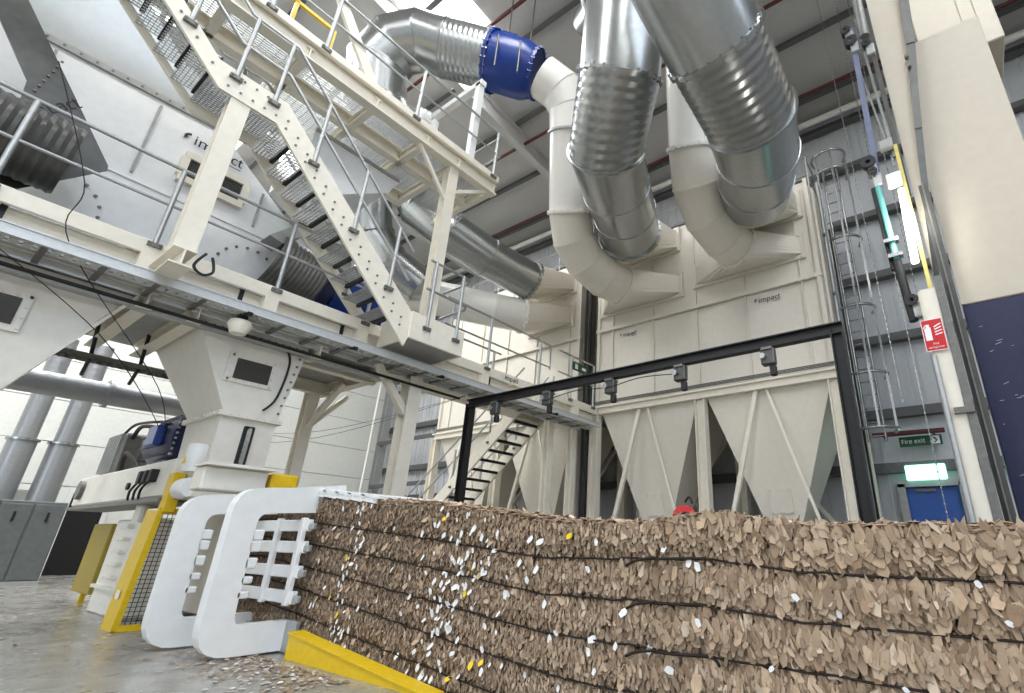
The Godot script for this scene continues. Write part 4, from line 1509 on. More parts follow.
		if k == 1:
			s = st()
			plate(s, [c + V(0.08, -0.1, 0.135), c + V(0.18, -0.1, 0.13), c + V(0.13, -0.01, 0.13)], V(0, 0, 0.006))
			put(s, "warning_triangle", M.yellow, o)
		else:
			s = st()
			bx(s, c + V(-0.2, 0, -0.1), V(0.2, 0.1, 0.1))
			put(s, "stub", M.beige, o)
	# yellow wedge rail the bales slide down
	o = thing("slide_rail", V(-4.4, 0, -2.6), "yellow wedge-shaped kerb along the foot of the first bale", "rail")
	s = st()
	plate(s, [V(-5.2, 0.0, -2.55), V(-5.2, 0.2, -2.55), V(-3.2, 0.015, -2.55), V(-2.9, 0.0, -2.55)], V(0, 0, -0.05))
	bar(s, V(-5.2, 0.205, -2.6), V(-3.2, 0.02, -2.6), 0.14, 0.012)
	put(s, "wedge", M.yellow, o)

# ---------------------------------------------------------------- bales
func lin(pts: Array, x: float) -> float:
	if x <= pts[0][0]: return pts[0][1]
	for i in pts.size() - 1:
		if x <= pts[i + 1][0]: return lerpf(pts[i][1], pts[i + 1][1], (x - pts[i][0]) / (pts[i + 1][0] - pts[i][0]))
	return pts[-1][1]

const TOP := [[-7.3, 1.40], [-6.6, 1.40], [-5.56, 1.36], [-3.72, 1.26], [-2.3, 1.10], [-1.61, 1.08], [-1.24, 1.13], [-0.73, 1.06], [-0.29, 1.06], [0.15, 1.045], [2.0, 1.03]]
const BASE := [[-6.6, 0.2], [-5.5, 0.12], [-3.6, 0.02], [-2.45, 0.0], [2.0, 0.0]]
const WIRES := [[[-6.5, 1.18], [-5.42, 1.12], [-3.65, 0.99], [-2.46, 0.88], [-1.22, 0.90], [-0.76, 0.855], [0.1, 0.847], [2, 0.84]],
	[[-6.5, 1.0], [-5.65, 0.94], [-3.6, 0.78], [-2.44, 0.665], [-1.24, 0.674], [-0.79, 0.64], [0.05, 0.64], [2, 0.63]],
	[[-6.5, 0.8], [-5.58, 0.726], [-3.55, 0.553], [-2.42, 0.45], [-1.28, 0.44], [-0.81, 0.44], [-0.31, 0.43], [2, 0.42]],
	[[-6.5, 0.61], [-5.54, 0.527], [-3.5, 0.337], [-2.24, 0.225], [2, 0.21]],
	[[-6.5, 0.39], [-5.43, 0.31], [-3.18, 0.10], [-2.2, 0.03], [2, 0.02]]]

func face_z(x: float, y: float) -> float:
	# the face bulges a little between the tie wires
	var near := 1.0
	for w in WIRES: near = minf(near, absf(y - lin(w, x)))
	return -2.735 + minf(near, 0.11) * 0.35

func flake_mesh(k: int) -> ArrayMesh:
	var r := RandomNumberGenerator.new()
	r.seed = 100 + k
	var s := st()
	var n := 5 + k % 3
	var ring := []
	for i in n:
		var a := TAU * (i + r.randf_range(-0.3, 0.3)) / n
		var q := Vector3(cos(a) * 0.3 * r.randf_range(0.75, 1.25), sin(a) * 0.5 * r.randf_range(0.7, 1.15), 0)
		q.z = q.y * q.y * (0.3 if k % 2 else -0.2) + q.x * (0.1 if k % 3 else -0.12)
		ring.append(q)
	for i in n:
		tri(s, Vector3(0, 0, 0.0), ring[(i + 1) % n], ring[i])
		quad(s, ring[i], ring[(i + 1) % n], ring[(i + 1) % n] + Vector3(0, 0, -0.045), ring[i] + Vector3(0, 0, -0.045))
	s.generate_normals()
	return s.commit()

func brown() -> Color:
	var t := rng.randf()
	var c := Color(0.31, 0.215, 0.135).lerp(Color(0.63, 0.485, 0.345), t)
	if rng.randf() < 0.05: c = Color(0.72, 0.60, 0.46)
	return c * rng.randf_range(0.85, 1.08)

func bales():
	var ends := [[-7.3, -3.72], [-3.74, -1.24], [-1.26, 1.7]]
	var labels := ["shredded cardboard bale emerging from the white clamp frames", "middle shredded cardboard bale streaked with white paper", "pale brown cardboard bale filling the near end of the row"]
	var flakes := []
	for k in 5: flakes.append(flake_mesh(k))
	var scrap := flake_mesh(7)
	var noise := FastNoiseLite.new()
	noise.seed = 5
	noise.frequency = 3.0
	for b in 3:
		var xa: float = ends[b][0]
		var xb: float = ends[b][1]
		var o = thing("cardboard_bale", V((xa + xb) / 2, lin(BASE, (xa + xb) / 2), -3.2), labels[b], "bale", "cardboard bales in a row")
		# body: front, top, back and ends as one lumpy block
		var s := st()
		var nx := 44
		var prof := []     # (t along the outline): front bottom -> front top -> back top -> back bottom
		for i in 15: prof.append(Vector2(0, i / 14.0))
		for i in 9: prof.append(Vector2((i + 1) / 9.0, 1))
		for i in 6: prof.append(Vector2(1, 1 - (i + 1) / 6.0))
		var grid := []
		for i in nx + 1:
			var x := lerpf(xa, xb, i / float(nx))
			var col := []
			for q in prof:
				var y := lerpf(lin(BASE, x), lin(TOP, x) - 0.02, q.y)
				var z := lerpf(face_z(x, y) - 0.03, -3.75, q.x)
				var d := noise.get_noise_3d(x * 2.5, y * 2.5, z * 2.5) * 0.03
				col.append(V(x, y + (d if q.y >= 1.0 else 0.0), z + (d if q.x <= 0.0 else 0.0)))
			grid.append(col)
		for i in nx:
			for j in prof.size() - 1: quad(s, grid[i][j], grid[i][j + 1], grid[i + 1][j + 1], grid[i + 1][j])
		for i in [0, nx]: plate(s, grid[i].slice(0), V(0.001 if i == 0 else -0.001, 0, 0))
		put(s, "block", M.bale, o)
		# flakes of board over face and top, past counting
		var lists := [[], [], [], [], []]
		var n := int((xb - xa) * (9000 if b < 1 else 7000 if b < 2 else 4600))
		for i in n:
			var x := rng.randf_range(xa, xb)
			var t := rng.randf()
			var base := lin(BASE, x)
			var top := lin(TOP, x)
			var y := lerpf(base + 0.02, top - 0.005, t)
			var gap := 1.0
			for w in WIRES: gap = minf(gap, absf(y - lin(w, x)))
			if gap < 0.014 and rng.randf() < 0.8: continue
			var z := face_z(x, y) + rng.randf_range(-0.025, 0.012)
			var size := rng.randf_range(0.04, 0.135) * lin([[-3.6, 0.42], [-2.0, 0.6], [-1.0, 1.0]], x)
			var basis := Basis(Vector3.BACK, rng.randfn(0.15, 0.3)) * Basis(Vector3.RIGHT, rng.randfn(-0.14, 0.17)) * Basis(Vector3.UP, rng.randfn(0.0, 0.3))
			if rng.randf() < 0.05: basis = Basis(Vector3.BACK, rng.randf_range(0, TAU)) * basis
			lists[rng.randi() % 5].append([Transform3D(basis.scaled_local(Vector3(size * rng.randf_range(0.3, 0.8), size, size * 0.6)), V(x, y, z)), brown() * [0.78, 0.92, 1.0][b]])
		for i in int((xb - xa) * 1100):
			var x := rng.randf_range(xa if xa > -5 else -5.2, xb)
			var z := -2.72 - rng.randf() * rng.randf() * 1.0
			var size := rng.randf_range(0.05, 0.12)
			var basis := Basis(Vector3.UP, rng.randf_range(0, TAU)) * Basis(Vector3.RIGHT, -PI / 2 + rng.randfn(0, 0.28))
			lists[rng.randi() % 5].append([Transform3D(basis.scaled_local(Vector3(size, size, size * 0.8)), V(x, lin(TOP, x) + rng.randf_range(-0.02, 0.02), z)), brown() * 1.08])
		for k in 5:
			var mm := MultiMesh.new()
			mm.transform_format = MultiMesh.TRANSFORM_3D
			mm.use_colors = true
			mm.mesh = flakes[k]
			mm.instance_count = lists[k].size()
			for i in lists[k].size():
				mm.set_instance_transform(i, lists[k][i][0])
				mm.set_instance_color(i, lists[k][i][1])
			var mi := MultiMeshInstance3D.new()
			mi.name = "cardboard_flakes"
			mi.multimesh = mm
			mi.material_override = M.flake
			mi.set_meta("kind", "stuff")
			o.add_child(mi, true)
			mi.position = -o.position
		# larger flaps and paper scraps that can be picked out
		for i in 90:
			var x := rng.randf_range(maxf(xa, -5.3), minf(xb, 0.9))
			var y := lerpf(lin(BASE, x) + 0.05, lin(TOP, x) - 0.03, rng.randf())
			var size := rng.randf_range(0.08, 0.13) * (1.0 if x > -2.0 else 0.75)
			var basis := Basis(Vector3.BACK, rng.randfn(0.1, 0.5)) * Basis(Vector3.RIGHT, rng.randfn(-0.2, 0.25)) * Basis(Vector3.UP, rng.randfn(0, 0.3))
			share(flakes[rng.randi() % 5], Transform3D(basis.scaled_local(Vector3(size * 0.8, size, size * 0.6)), V(x, y, face_z(x, y) + 0.015)), "cardboard_flap", M.card if rng.randf() < 0.7 else M.card_dark, o)
		for i in [60, 150, 16][b]:
			var x := rng.randf_range(maxf(xa, -5.3), minf(xb, 0.9))
			var t := rng.randf()
			if b == 1 and rng.randf() < 0.7: x = -3.25 + (1 - t) * -0.15 + rng.randfn(0, 0.16) + (0.4 if rng.randf() < 0.25 else 0.0)
			if b == 0 and rng.randf() < 0.6: x = -4.75 + t * 0.1 + rng.randfn(0, 0.1)
			var y := lerpf(lin(BASE, x) + 0.05, lin(TOP, x) - 0.02, t)
			var size := rng.randf_range(0.03, 0.065)
			var basis := Basis(Vector3.BACK, rng.randfn(0.1, 0.6)) * Basis(Vector3.RIGHT, rng.randfn(-0.2, 0.3))
			var yel: bool = i % 22 == 5
			share(scrap, Transform3D(basis.scaled_local(Vector3(size * 1.15, size, size * 0.5)), V(x, y, face_z(x, y) + 0.025)), "yellow_scrap" if yel else "paper_scrap", M.scrap_yellow if yel else M.paper, o)
		# tie wires along the face, with loose ends at the joint
		for w in WIRES:
			var pts := []
			for i in 26:
				var x := lerpf(xa + 0.02, xb - 0.02, i / 25.0)
				var y := lin(w, x) + noise.get_noise_1d(x * 3.0) * 0.012
				pts.append(V(x, y, face_z(x, y) + 0.02))
			s = st()
			tube(s, pts, 0.006, 5)
			if b == 1:
				var e: Vector3 = pts[-1]
				tube(s, smooth([e + V(-0.32, -0.01, 0.01), e + V(-0.2, -0.005, 0.03), e, e + V(0.06, -0.03, 0.02)], 4), 0.008, 5)
				tube(s, smooth([e + V(-0.5, -0.05, 0.01), e + V(-0.42, -0.02, 0.03), e + V(-0.3, 0.0, 0.02)], 4), 0.008, 5)
			put(s, "tie_wire", M.wire, o)
	# a tuft standing up at the joint
	# loose litter on the floor by the kerb
	var lists2 := []
	for i in 900:
		var u := rng.randf()
		var p := V(rng.randf_range(-6.2, -4.0), 0.012, 0)
		p.z = -2.45 + rng.randf() * rng.randf() * 0.75
		if u < 0.10: p = V(rng.randf_range(-10.5, -6.0), 0.008, rng.randf_range(-2.1, -1.2))
		var size := rng.randf_range(0.02, 0.07)
		var basis := Basis(Vector3.UP, rng.randf_range(0, TAU)) * Basis(Vector3.RIGHT, -PI / 2 + rng.randfn(0, 0.15))
		var c := brown() * 0.9
		if rng.randf() < 0.18: c = Color(0.75, 0.75, 0.74)
		lists2.append([Transform3D(basis.scaled_local(Vector3(size, size, size * 0.4)), p), c])
	var mm2 := MultiMesh.new()
	mm2.transform_format = MultiMesh.TRANSFORM_3D
	mm2.use_colors = true
	mm2.mesh = flakes[1]
	mm2.instance_count = lists2.size()
	for i in lists2.size():
		mm2.set_instance_transform(i, lists2[i][0])
		mm2.set_instance_color(i, lists2[i][1])
	var m2 := MultiMeshInstance3D.new()
	m2.name = "floor_litter"
	m2.multimesh = mm2
	m2.material_override = M.flake
	add_child(m2)
	tag(m2, "loose cardboard and paper crumbs strewn on the concrete floor", "litter", "", "stuff")

# ---------------------------------------------------------------- black goalpost with sensors
func black_gantry():
	var z := -5.5
	var o = thing("steel_gantry", V(-3.8, 0, z), "black steel goalpost frame standing behind the bales", "gantry")
	for x in [-6.78, -0.86]:
		var s := st()
		ibeam(s, V(x, 0, z), V(x, 3.2, z), 0.11, 0.13, Vector3.RIGHT, 0.014)
		bx(s, V(x, 0.01, z), V(0.3, 0.02, 0.3))
		put(s, "post", M.black, o)
	var s := st()
	ibeam(s, V(-6.84, 3.205, z), V(-0.8, 3.205, z), 0.11, 0.13, Vector3.UP, 0.015)
	put(s, "beam", M.black, o)
	for k in 5:
		var x: float = [-4.99, -3.83, -2.75, -1.62, -6.12][k]
		var b = thing("sensor_box", V(x, 2.98, z + 0.02), "grey sensor box clamped under the black beam, %s" % ["over the lower stair", "left of the middle filter column", "at the middle filter column", "beside the caged ladder end", "closest to the black left post"][k], "sensor", "sensor boxes on the black beam")
		s = st()
		cbx(s, V(x, 3.02, z + 0.03), V(0.16, 0.2, 0.1), 0.012)
		put(s, "case", M.dark_plate, b)
		s = st()
		tube(s, [V(x - 0.05, 3.02, z + 0.09), V(x - 0.05, 3.02, z + 0.12)], 0.035, 12)
		put(s, "knob", M.galv_dull, b)
		s = st()
		cbx(s, V(x + 0.04, 2.85, z + 0.02), V(0.07, 0.12, 0.07), 0.01)
		put(s, "emitter", M.black, b)
		s = st()
		bx(s, V(x, 3.11, z + 0.02), V(0.12, 0.03, 0.16))
		put(s, "clamp", M.steel, b)
	s = st()
	tube(s, smooth([V(-5.0, 2.98, z + 0.08), V(-4.4, 3.04, z + 0.09), V(-3.83, 3.0, z + 0.09), V(-3.3, 3.05, z + 0.09), V(-2.75, 3.0, z + 0.09)], 6), 0.007, 5)
	tag(put(s, "sensor_cable", M.rubber), "thin cable looping between the sensor boxes", "cable")
	# red hose reel peeping over the bales
	o = thing("hose_reel", V(-3.0, 0, -6), "red round hose reel standing behind the bales", "hose reel")
	s = st()
	collar(s, V(-3.04, 1.31, -6), V(0.6, 0, 1), 0.06, 0.15, 0.16, 24)
	put(s, "drum", M.red, o)
	s = st()
	tube(s, [V(-3.1, 1.31, -6.1), V(-2.98, 1.31, -5.9)], 0.07, 14)
	put(s, "hub", M.black, o)
	s = st()
	bar(s, V(-3.02, 0, -6.1), V(-3.02, 1.3, -6.1), 0.08, 0.05)
	bx(s, V(-3.02, 0.01, -6.1), V(0.4, 0.02, 0.3))
	put(s, "stand", M.red, o)
	s = st()
	tube(s, smooth([V(-3.02, 1.5, -6), V(-2.95, 1.56, -5.98), V(-2.9, 1.48, -5.96)], 4), 0.014, 6)
	put(s, "handle", M.black, o)

# ---------------------------------------------------------------- shutter side on the right
func door_side():
	var z := -5.0
	# cream and navy panel
	var o = thing("protection_panel", V(0.75, 0, -5.4), "tall cream panel with a scuffed navy lower half", "panel")
	var s := st()
	cbx(s, V(0.70, 4.9, -5.55), V(0.84, 3.44, 0.12), 0.01)
	put(s, "upper_sheet", M.cream_wall, o)
	s = st()
	cbx(s, V(0.70, 1.59, -5.55), V(0.84, 3.17, 0.12), 0.01)
	put(s, "lower_sheet", M.navy, o)
	s = st()
	bx(s, V(0.29, 4.9, -5.49), V(0.03, 3.44, 0.05))
	put(s, "edge_trim", M.cream_wall, o)
	s = st()
	for k in 30:
		var y := rng.randf_range(1.3, 3.0)
		var x := rng.randf_range(0.34, 0.62)
		bar(s, V(x, y, -5.488), V(x + rng.randf_range(0.01, 0.05), y + rng.randf_range(-0.01, 0.02), -5.488), 0.004, 0.002)
	put(s, "scratches", M.sign_white, o)
	o = thing("shutter_box", V(0.8, 6.6, -6), "cream sheet-metal box above the tall cream panel", "box")
	s = st()
	cbx(s, V(1.15, 8.7, -7.4), V(0.95, 2.2, 0.8), 0.015)
	put(s, "casing", M.cream_wall, o)
	s = st()
	bx(s, V(1.25, 8.7, -6.99), V(0.012, 2.2, 0.012)); bx(s, V(1.42, 8.7, -6.99), V(0.012, 2.2, 0.012))
	put(s, "fold_line", M.cream_wall, o)
	# guide column: cream channel, steel angle, rubber strip
	o = thing("shutter_guide", V(0.05, 0, z), "cream and grey upright guide of the roller shutter", "guide column")
	s = st()
	bx(s, V(0.03, 1.6, z), V(0.12, 3.2, 0.05))
	bx(s, V(-0.04, 1.6, z - 0.1), V(0.02, 3.2, 0.2))
	put(s, "channel", M.cream, o)
	s = st()
	tube(s, [V(-0.04, 0, z + 0.05), V(-0.04, 2.55, z + 0.05)], 0.025, 10)
	put(s, "pipe", M.galv_dull, o)
	s = st()
	bx(s, V(0.125, 1.65, z - 0.02), V(0.06, 3.3, 0.12))
	put(s, "angle", M.steel, o)
	s = st()
	bx(s, V(0.205, 2.2, z - 0.14), V(0.08, 4.4, 0.04))
	put(s, "seal", M.dark_plate, o)
	s = st()
	bx(s, V(0.2, 2.2, z - 0.08), V(0.012, 4.4, 0.04))
	put(s, "seal_lip", M.steel, o)
	for y in [2.05]:
		s = st()
		bx(s, V(0.08, y, z + 0.04), V(0.14, 0.05, 0.06))
		put(s, "clip", M.steel, o)
	# bent grey flap hanging in front of the panel edge
	o = thing("seal_flap", V(0.3, 3.3, -5.2), "bent dark grey sealing flap hanging down the panel edge", "flap")
	s = st()
	var left := [V(0.48, 7.5, -5.25), V(0.40, 6.4, -5.25), V(0.33, 5.8, -5.25), V(0.27, 5.2, -5.25), V(0.17, 4.2, -5.25), V(0.1, 3.3, -5.25)]
	for i in 5:
		var w0 := 0.10 - i * 0.011
		var w1 := 0.10 - (i + 1) * 0.011
		var a: Vector3 = left[i]
		var b: Vector3 = left[i + 1]
		var wob := V(0, 0, -0.01 if i % 2 else 0.01)
		hexa(s, [a, a + V(w0, 0, -0.02), a + V(w0, 0, -0.05), a + V(0, 0, -0.04), b + wob, b + V(w1, 0, -0.02) + wob, b + V(w1, 0, -0.05) + wob, b + V(0, 0, -0.04) + wob])
	put(s, "sheet", M.dark_plate, o)
	o = thing("jamb_sheet", V(0.2, 3.3, -5.1), "smooth cream jamb sheet between the lamp and the grey flap", "panel")
	s = st()
	plate(s, [V(0.13, 7.5, -5.3), V(0.5, 7.5, -5.3), V(0.42, 6.45, -5.3), V(0.3, 5.2, -5.3), V(0.17, 4.2, -5.3), V(0.12, 3.4, -5.3), V(0.11, 3.4, -5.3)], V(0, 0, -0.03))
	put(s, "sheet", M.cream_wall, o)
	s = st()
	for y in [6.05, 6.2]: tube(s, [V(0.37, y, -5.26), V(0.37, y, -5.2)], 0.02, 8)
	put(s, "bolts", M.steel, o)
	# fluorescent lamp on a yellow strip
	o = thing("tube_lamp", V(0.0, 3.4, -5.15), "glowing upright tube lamp on a yellow strip", "lamp")
	s = st()
	bx(s, V(0.06, 4.15, -5.17), V(0.035, 1.75, 0.04))
	put(s, "mounting_strip", M.pale_yellow, o)
	s = st()
	tube(s, [V(-0.01, 3.58, -5.15), V(0.02, 4.44, -5.15)], 0.034, 14)
	put(s, "tube", glow(Color(1, 0.99, 0.96), 3.0), o)
	s = st()
	cbx(s, V(-0.02, 4.58, -5.15), V(0.14, 0.16, 0.08), 0.01)
	put(s, "ballast", M.white, o)
	s = st()
	cbx(s, V(-0.02, 5.05, -5.15), V(0.13, 0.12, 0.08), 0.01)
	put(s, "ballast", M.grey_paint, o)
	var l := OmniLight3D.new()
	l.name = "light"
	l.light_color = Color(1, 0.99, 0.96)
	l.light_energy = 0.5
	l.light_size = 0.1
	l.omni_range = 40
	l.shadow_enabled = true
	o.add_child(l)
	l.position = V(-0.02, 4.0, -5.02) - o.position
	# hoist mechanism: strap, rods, pulleys, teal damper
	o = thing("door_hoist", V(-0.15, 2.8, -5.2), "shutter hoist with grey strap, pulleys and a teal gas strut", "hoist")
	s = st()
	bar(s, V(-0.10, 7.0, -5.2), V(-0.17, 4.45, -5.2), 0.06, 0.012, Vector3.BACK)
	put(s, "strap", M.strap, o)
	s = st()
	tube(s, [V(-0.185, 4.62, -5.2), V(-0.16, 3.68, -5.2)], 0.03, 12)
	put(s, "gas_strut", M.teal, o)
	s = st()
	tube(s, [V(-0.16, 3.68, -5.2), V(-0.13, 3.0, -5.2)], 0.04, 12)
	tube(s, [V(-0.225, 4.62, -5.24), V(-0.2, 3.6, -5.24)], 0.03, 10)
	put(s, "strut_sleeve", M.black, o)
	for q in [[-0.16, 3.72], [-0.17, 3.9]]:
		s = st()
		bx(s, V(q[0], q[1], -5.18), V(0.13, 0.04, 0.08))
		put(s, "clamp", M.galv, o)
	for q in [[-0.22, 4.92, 0.065], [-0.13, 6.75, 0.065], [-0.11, 3.2, 0.05], [0.02, 6.6, 0.045], [-0.2, 4.78, 0.045], [-0.16, 6.95, 0.05]]:
		s = st()
		collar(s, V(q[0], q[1], -5.2), Vector3.BACK, q[2] * 0.4, q[2], 0.06, 20)
		collar(s, V(q[0], q[1], -5.14), Vector3.BACK, q[2] * 0.4, q[2] * 1.15, 0.012, 20)
		put(s, "pulley", M.black, o)
		s = st()
		cbx(s, V(q[0] + 0.03, q[1] - 0.1, -5.2), V(0.09, 0.16, 0.07), 0.01)
		put(s, "pulley_block", M.galv_dull, o)
	s = st()
	bx(s, V(0.0, 6.0, -5.2), V(0.03, 2.2, 0.03), Basis(Vector3.BACK, 0.03)); bx(s, V(-0.05, 5.6, -5.22), V(0.02, 1.6, 0.02), Basis(Vector3.BACK, 0.08))
	put(s, "rod", M.galv, o)
	s = st()
	tube(s, [V(0.03, 7.4, -5.2), V(0.02, 6.75, -5.2)], 0.06, 14)
	put(s, "shaft", M.steel, o)
	s = st()
	bx(s, V(0.07, 5.4, -5.24), V(0.05, 2.0, 0.05))
	put(s, "channel", M.dark_plate, o)
	# chains hanging from the hoist
	for k in 3:
		s = st()
		var a: Vector3 = [V(-0.3, 12.4, -8), V(-0.62, 12.4, -8), V(-0.1, 12.4, -8)][k]
		var b: Vector3 = [V(-0.32, 1.0, -8), V(-0.55, 2.9, -8), V(-0.08, 1.0, -8)][k]
		var n := int(a.distance_to(b) / 0.05)
		for i in n:
			var p := a.lerp(b, i / float(n))
			bx(s, p, V(0.018, 0.04, 0.008) if i % 2 else V(0.008, 0.04, 0.018))
		tag(put(s, "hand_chain", M.galv), ["long pale chain hanging in front of the fire exit", "short pale chain hanging beside the caged ladder", "pale chain hanging close to the shutter guide"][k], "chain", "hanging chains")
	# extinguisher sign
	o = thing("fire_sign", V(0.0, 2.610, z + 0.04), "red sign with a white extinguisher and flames", "sign")
	s = st()
	bx(s, V(0.0, 2.740, z + 0.05), V(0.165, 0.3, 0.006))
	put(s, "border", M.sign_white, o)
	s = st()
	bx(s, V(0.0, 2.740, z + 0.054), V(0.152, 0.285, 0.004))
	put(s, "board", M.red, o)
	s = st()
	bx(s, V(-0.04, 2.750, z + 0.058), V(0.05, 0.12, 0.003)); bx(s, V(-0.035, 2.825, z + 0.058), V(0.025, 0.03, 0.003))
	bar(s, V(-0.045, 2.840, z + 0.058), V(-0.07, 2.810, z + 0.058), 0.008, 0.003, Vector3.BACK)
	for k in 4: bar(s, V(0.01, 2.810 - k * 0.025, z + 0.058), V(0.065, 2.835 - k * 0.03, z + 0.058), 0.01, 0.003, Vector3.BACK)
	put(s, "pictogram", M.sign_white, o)
	print_text("Fire", V(0.0, 2.655, z + 0.057), Vector3.ZERO, 0.026, M.sign_white, o)
	print_text("extinguisher", V(0.0, 2.622, z + 0.057), Vector3.ZERO, 0.022, M.sign_white, o)
	# fire exit signs over the door
	o = thing("fire_exit_sign", V(-0.66, 2.95, Z0 + 0.22), "green fire exit sign with a running figure above the door", "sign")
	s = st()
	bx(s, V(-0.66, 3.08, Z0 + 0.22), V(0.76, 0.2, 0.02))
	put(s, "board", M.sign_green, o)
	print_text("Fire exit", V(-0.79, 3.08, Z0 + 0.235), Vector3.ZERO, 0.12, M.sign_white, o)
	s = st()
	bx(s, V(-0.39, 3.08, Z0 + 0.235), V(0.14, 0.16, 0.004))
	put(s, "pictogram", M.sign_white, o)
	s = st()
	bar(s, V(-0.42, 3.13, Z0 + 0.24), V(-0.37, 3.07, Z0 + 0.24), 0.03, 0.004, Vector3.BACK)
	bar(s, V(-0.37, 3.07, Z0 + 0.24), V(-0.42, 3.02, Z0 + 0.24), 0.02, 0.004, Vector3.BACK)
	put(s, "running_figure", M.sign_green, o)
	o = thing("exit_light", V(-0.68, 2.3, Z0 + 0.25), "glowing pale green emergency exit light box above the blue door", "lamp")
	s = st()
	cbx(s, V(-0.68, 2.45, Z0 + 0.26), V(0.7, 0.3, 0.08), 0.02)
	put(s, "light_box", glow(Color(0.62, 1.0, 0.88), 1.7), o)
	area(V(-0.68, 2.45, Z0 + 0.33), Vector2(0.68, 0.28), V(0, 0, 1), Color(0.6, 1.0, 0.88), 0.1, o)
	# caged ladder
	o = thing("caged_ladder", V(-1.2, 0, -10.4), "galvanised ladder with a safety cage beside the filter", "ladder")
	for x in [-1.42, -1.12]:
		s = st()
		tube(s, [V(x, 2.9, -10.65), V(x, 9.4, -10.65)], 0.025, 8)
		put(s, "stile", M.galv, o)
	for k in 24:
		s = st()
		tube(s, [V(-1.42, 3.0 + k * 0.27, -10.65), V(-1.12, 3.0 + k * 0.27, -10.65)], 0.014, 6)
		put(s, "rung", M.galv, o)
	for y in [3.05, 4.1, 5.5, 7.1, 8.9, 9.4]:
		s = st()
		tube(s, [V(-1.5, y, -10.65)] + arc(V(-1.22, y, -10.35), V(0.36, 0, 0), V(0, 0, 0.32), 200, -20, 14) + [V(-0.95, y, -10.65)], 0.03, 6)
		put(s, "hoop", M.galv, o)
	for a in [15, 75, 130]:
		s = st()
		var c := V(-1.22 + 0.36 * cos(deg_to_rad(a)), 0, -10.35 + 0.32 * sin(deg_to_rad(a)))
		bar(s, c + V(0, 3.05, 0), c + V(0, 9.42, 0), 0.055, 0.04)
		put(s, "cage_strip", M.galv, o)
	# pipes between filter and ladder
	o = thing("pipe_run", V(-1.45, 0, -10.2), "bundle of upright grey pipes on the filter's side", "pipes")
	for k in 3:
		s = st()
		tube(s, [V(-1.5 + k * 0.02, 0.2, -10.0 - k * 0.22), V(-1.5 + k * 0.02, 8.6 - k * 0.5, -10.0 - k * 0.22)], 0.035 - k * 0.006, 8)
		put(s, "pipe", M.galv_dull if k < 2 else M.rubber, o)
	for y in [2.2, 4.0, 5.8, 7.2]:
		s = st()
		bx(s, V(-1.5, y, -10.2), V(0.05, 0.05, 0.6))
		put(s, "pipe_clip", M.steel, o)
	s = st()
	tube(s, [V(-1.5, 3.24, Z0 + 0.4), V(-0.2, 3.22, Z0 + 0.4)], 0.05, 10)
	for x in [-1.3, -0.4]: bx(s, V(x, 3.23, Z0 + 0.2), V(0.04, 0.04, 0.36))
	tag(put(s, "brown_pipe", M.pipe_red), "short brown pipe running above the green fire exit sign", "pipe")

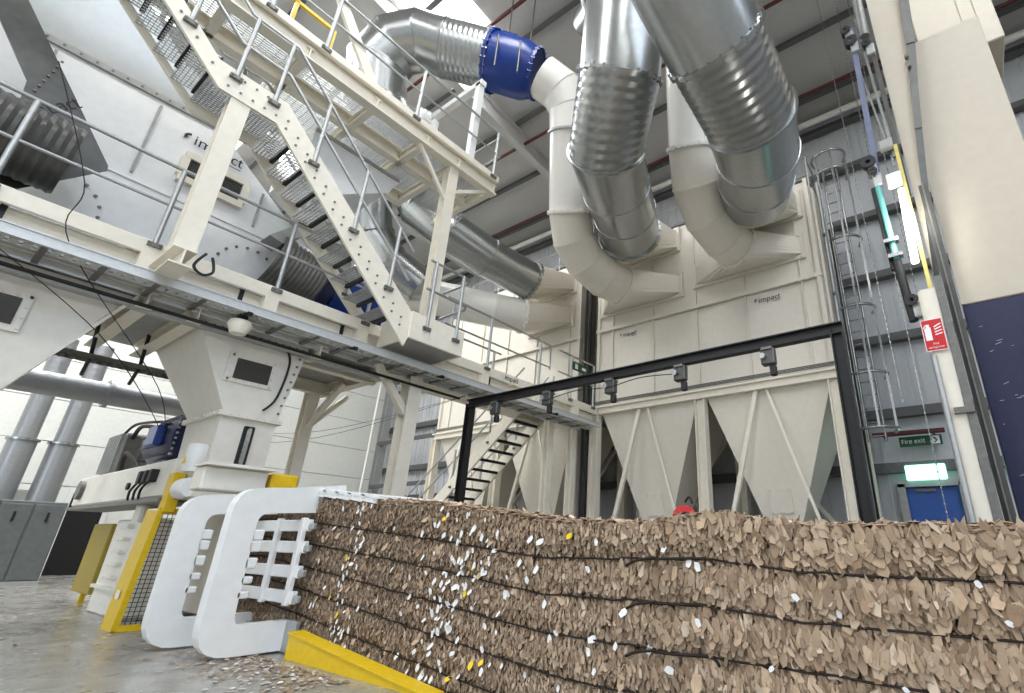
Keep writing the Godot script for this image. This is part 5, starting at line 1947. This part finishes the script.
# ---------------------------------------------------------------- far left
func far_left():
	var s := st()
	for k in 2:
		var z: float = -1.78 - k * 0.68
		var o = thing("wall_duct", V(-18, 0, z), ["grey upright spiral duct nearest the picture's edge", "grey upright spiral duct behind the oil cooler"][k], "duct", "upright wall ducts")
		s = st()
		tube(s, [V(-18, 0, z), V(-18, 3.05, z)], 0.25, 24)
		put(s, "lower_pipe", M.pipe_grey, o)
		ribbed(o, V(-18, 3.05, z), V(-18, 5.6, z), 0.2, 0.14, M.pipe_grey, 0.003)
		s = st()
		collar(s, V(-18, 3.05, z), Vector3.UP, 0.19, 0.29, 0.05)
		put(s, "collar", M.galv, o)
	var o = thing("spiral_duct", V(-11, 3.1, -1), "long level silver spiral duct behind the chutes", "duct")
	ribbed(o, V(-11, 3.05, 1.4), V(-11, 3.08, -1.75), 0.17, 0.16, M.pipe_grey, 0.003)
	pipe(o, [V(-11, 3.08, -1.75), V(-11, 3.1, -3.6)], 0.175, M.pipe_grey)
	flange(o, V(-11, 3.08, -1.75), Vector3.BACK, 0.175, M.pipe_grey, 0.06, false)
	o = thing("cable_ladder", V(-9, 3.1, -1.2), "dark perforated cable tray below the machine deck", "cable tray")
	for x in [-9.0, -9.25]:
		s = st()
		bx(s, V(x, 3.13, -1.3), V(0.012, 0.06, 3.4))
		put(s, "side_rail", M.steel, o)
	for k in 34:
		s = st()
		bx(s, V(-9.12, 3.1, 0.3 - k * 0.1), V(0.24, 0.012, 0.04))
		put(s, "rung", M.black, o)
	for k in 2:
		s = st()
		var z: float = -1.05 - k * 0.5
		tube(s, [V(-8.7, 3.5, z), V(-9.1, 3.15, z - 0.1), V(-9.6, 3.0, z - 0.15)], 0.022, 6)
		tag(put(s, "cable_bundle", M.rubber), ["black cable bundle dropping from the deck, first", "black cable bundle dropping from the deck, beside the chute"][k], "cable")
	# control cabinets
	for k in 2:
		o = thing("control_cabinet", V(-17, 0, -2.25 + k * 1.0), ["dark grey control cabinet nearest the dark doorway", "dark grey control cabinet cut by the picture edge"][k], "cabinet", "control cabinets")
		var zc := -2.23 + k * 1.02
		s = st()
		cbx(s, V(-16.95, 0.83, zc), V(0.6, 1.66, 1.0), 0.015)
		put(s, "body", M.cabinet, o)
		for d in 2:
			s = st()
			cbx(s, V(-16.64, 0.85, zc + 0.25 - d * 0.5), V(0.03, 1.5, 0.47), 0.008)
			var dr = put(s, "door", M.cabinet, o)
			s = st()
			cbx(s, V(-16.61, 1.34, zc + 0.25 - d * 0.5), V(0.03, 0.2, 0.04), 0.005)
			put(s, "handle", M.rubber, dr)
		s = st()
		bx(s, V(-16.93, 0.04, zc), V(0.62, 0.08, 0.98))
		put(s, "plinth", M.grey_paint, o)
	var dr2 = setting("door_2", "open doorway in the white wall, its dark inside painted as a black sheet")
	s = st()
	bx(s, V(X0 + 0.03, 1.05, -3.75), V(0.04, 2.1, 0.75))  # black sheet painted for the dark inside the doorway, not a real leaf
	put(s, "door_leaf", M.black, dr2)
	for zz in [-3.33, -4.17]:
		s = st()
		bx(s, V(X0 + 0.05, 1.08, zz), V(0.08, 2.16, 0.1))
		put(s, "door_frame", M.white, dr2)
	# tank with pipes behind the cabinets
	o = thing("switch_bench", V(-18.5, 0, -3), "white and grey equipment behind the control cabinets", "equipment")
	s = st()
	cbx(s, V(-18.9, 1.0, -1.6), V(0.6, 2.0, 1.6), 0.02)
	put(s, "cabinet_body", M.panel_wall, o)
	s = st()
	cbx(s, V(-18.5, 2.1, -1.6), V(0.3, 0.25, 0.5), 0.02)
	put(s, "box", M.steel, o)
	# corner stanchions and pipes at the far wall corner
	o = thing("corner_stanchion", V(-19.8, 0, -11.8), "pale steel stanchion in the far wall corner", "column")
	s = st()
	ibeam(s, V(-19.6, 0, -11.6), V(-19.6, 12, -11.6), 0.3, 0.3, Vector3.RIGHT)
	put(s, "shaft", M.grey_paint, o)
	for y in [1.4, 3.0, 4.7]:
		s = st()
		bx(s, V(-17.5, y, -11.4), V(4.0, 0.14, 0.1))
		put(s, "rail", M.purlin, o)
	s = st()
	tube(s, [V(-19.1, 0, -10.8), V(-19.1, 7, -10.8)], 0.05, 8)
	tag(put(s, "white_downpipe", M.duct_white), "thin white upright pipe near the far corner", "pipe")

# ---------------------------------------------------------------- loose cables
func details():
	var runs := [
		[[V(-6.55, 3.4, 0.2), V(-7.1, 2.9, -0.9), V(-8.6, 2.4, -1.9), V(-9.4, 2.2, -2.2)], "thin wire sloping down from the cable ladder to the motor"],
		[[V(-6.4, 5.2, 0.22), V(-6.6, 4.2, -0.3), V(-6.75, 3.6, -0.4), V(-7.6, 2.6, -1.6), V(-9.3, 2.3, -2.2)], "long thin wire falling from the handrail past the tray"],
		[[V(-19.9, 4.2, -6), V(-13, 3.5, -6), V(-7.5, 3.7, -6.2)], "thin slack wire strung level behind the cream column"],
		[[V(-19.9, 3.8, -5.2), V(-13, 3.2, -5.6), V(-7.3, 3.5, -5.8)], "lower thin slack wire strung behind the cream column"],
	]
	for r in runs:
		var s := st()
		tube(s, smooth(r[0], 8), 0.005, 5)
		tag(put(s, "slack_wire", M.rubber), r[1], "wire")
	# corner bracket lamp under the tray
	var o = thing("bulkhead_lamp", V(-6.85, 3.3, -1.95), "small cream round bulkhead lamp under the cable ladder", "lamp")
	var s := st()
	tube(s, [V(-6.78, 3.38, -1.95), V(-6.78, 3.33, -1.95), V(-6.78, 3.22, -1.95)], [0.11, 0.13, 0.08], 18)
	put(s, "diffuser", M.cream, o)
	s = st()
	cbx(s, V(-6.78, 3.42, -1.95), V(0.1, 0.08, 0.1), 0.01)
	put(s, "mount", M.rubber, o)
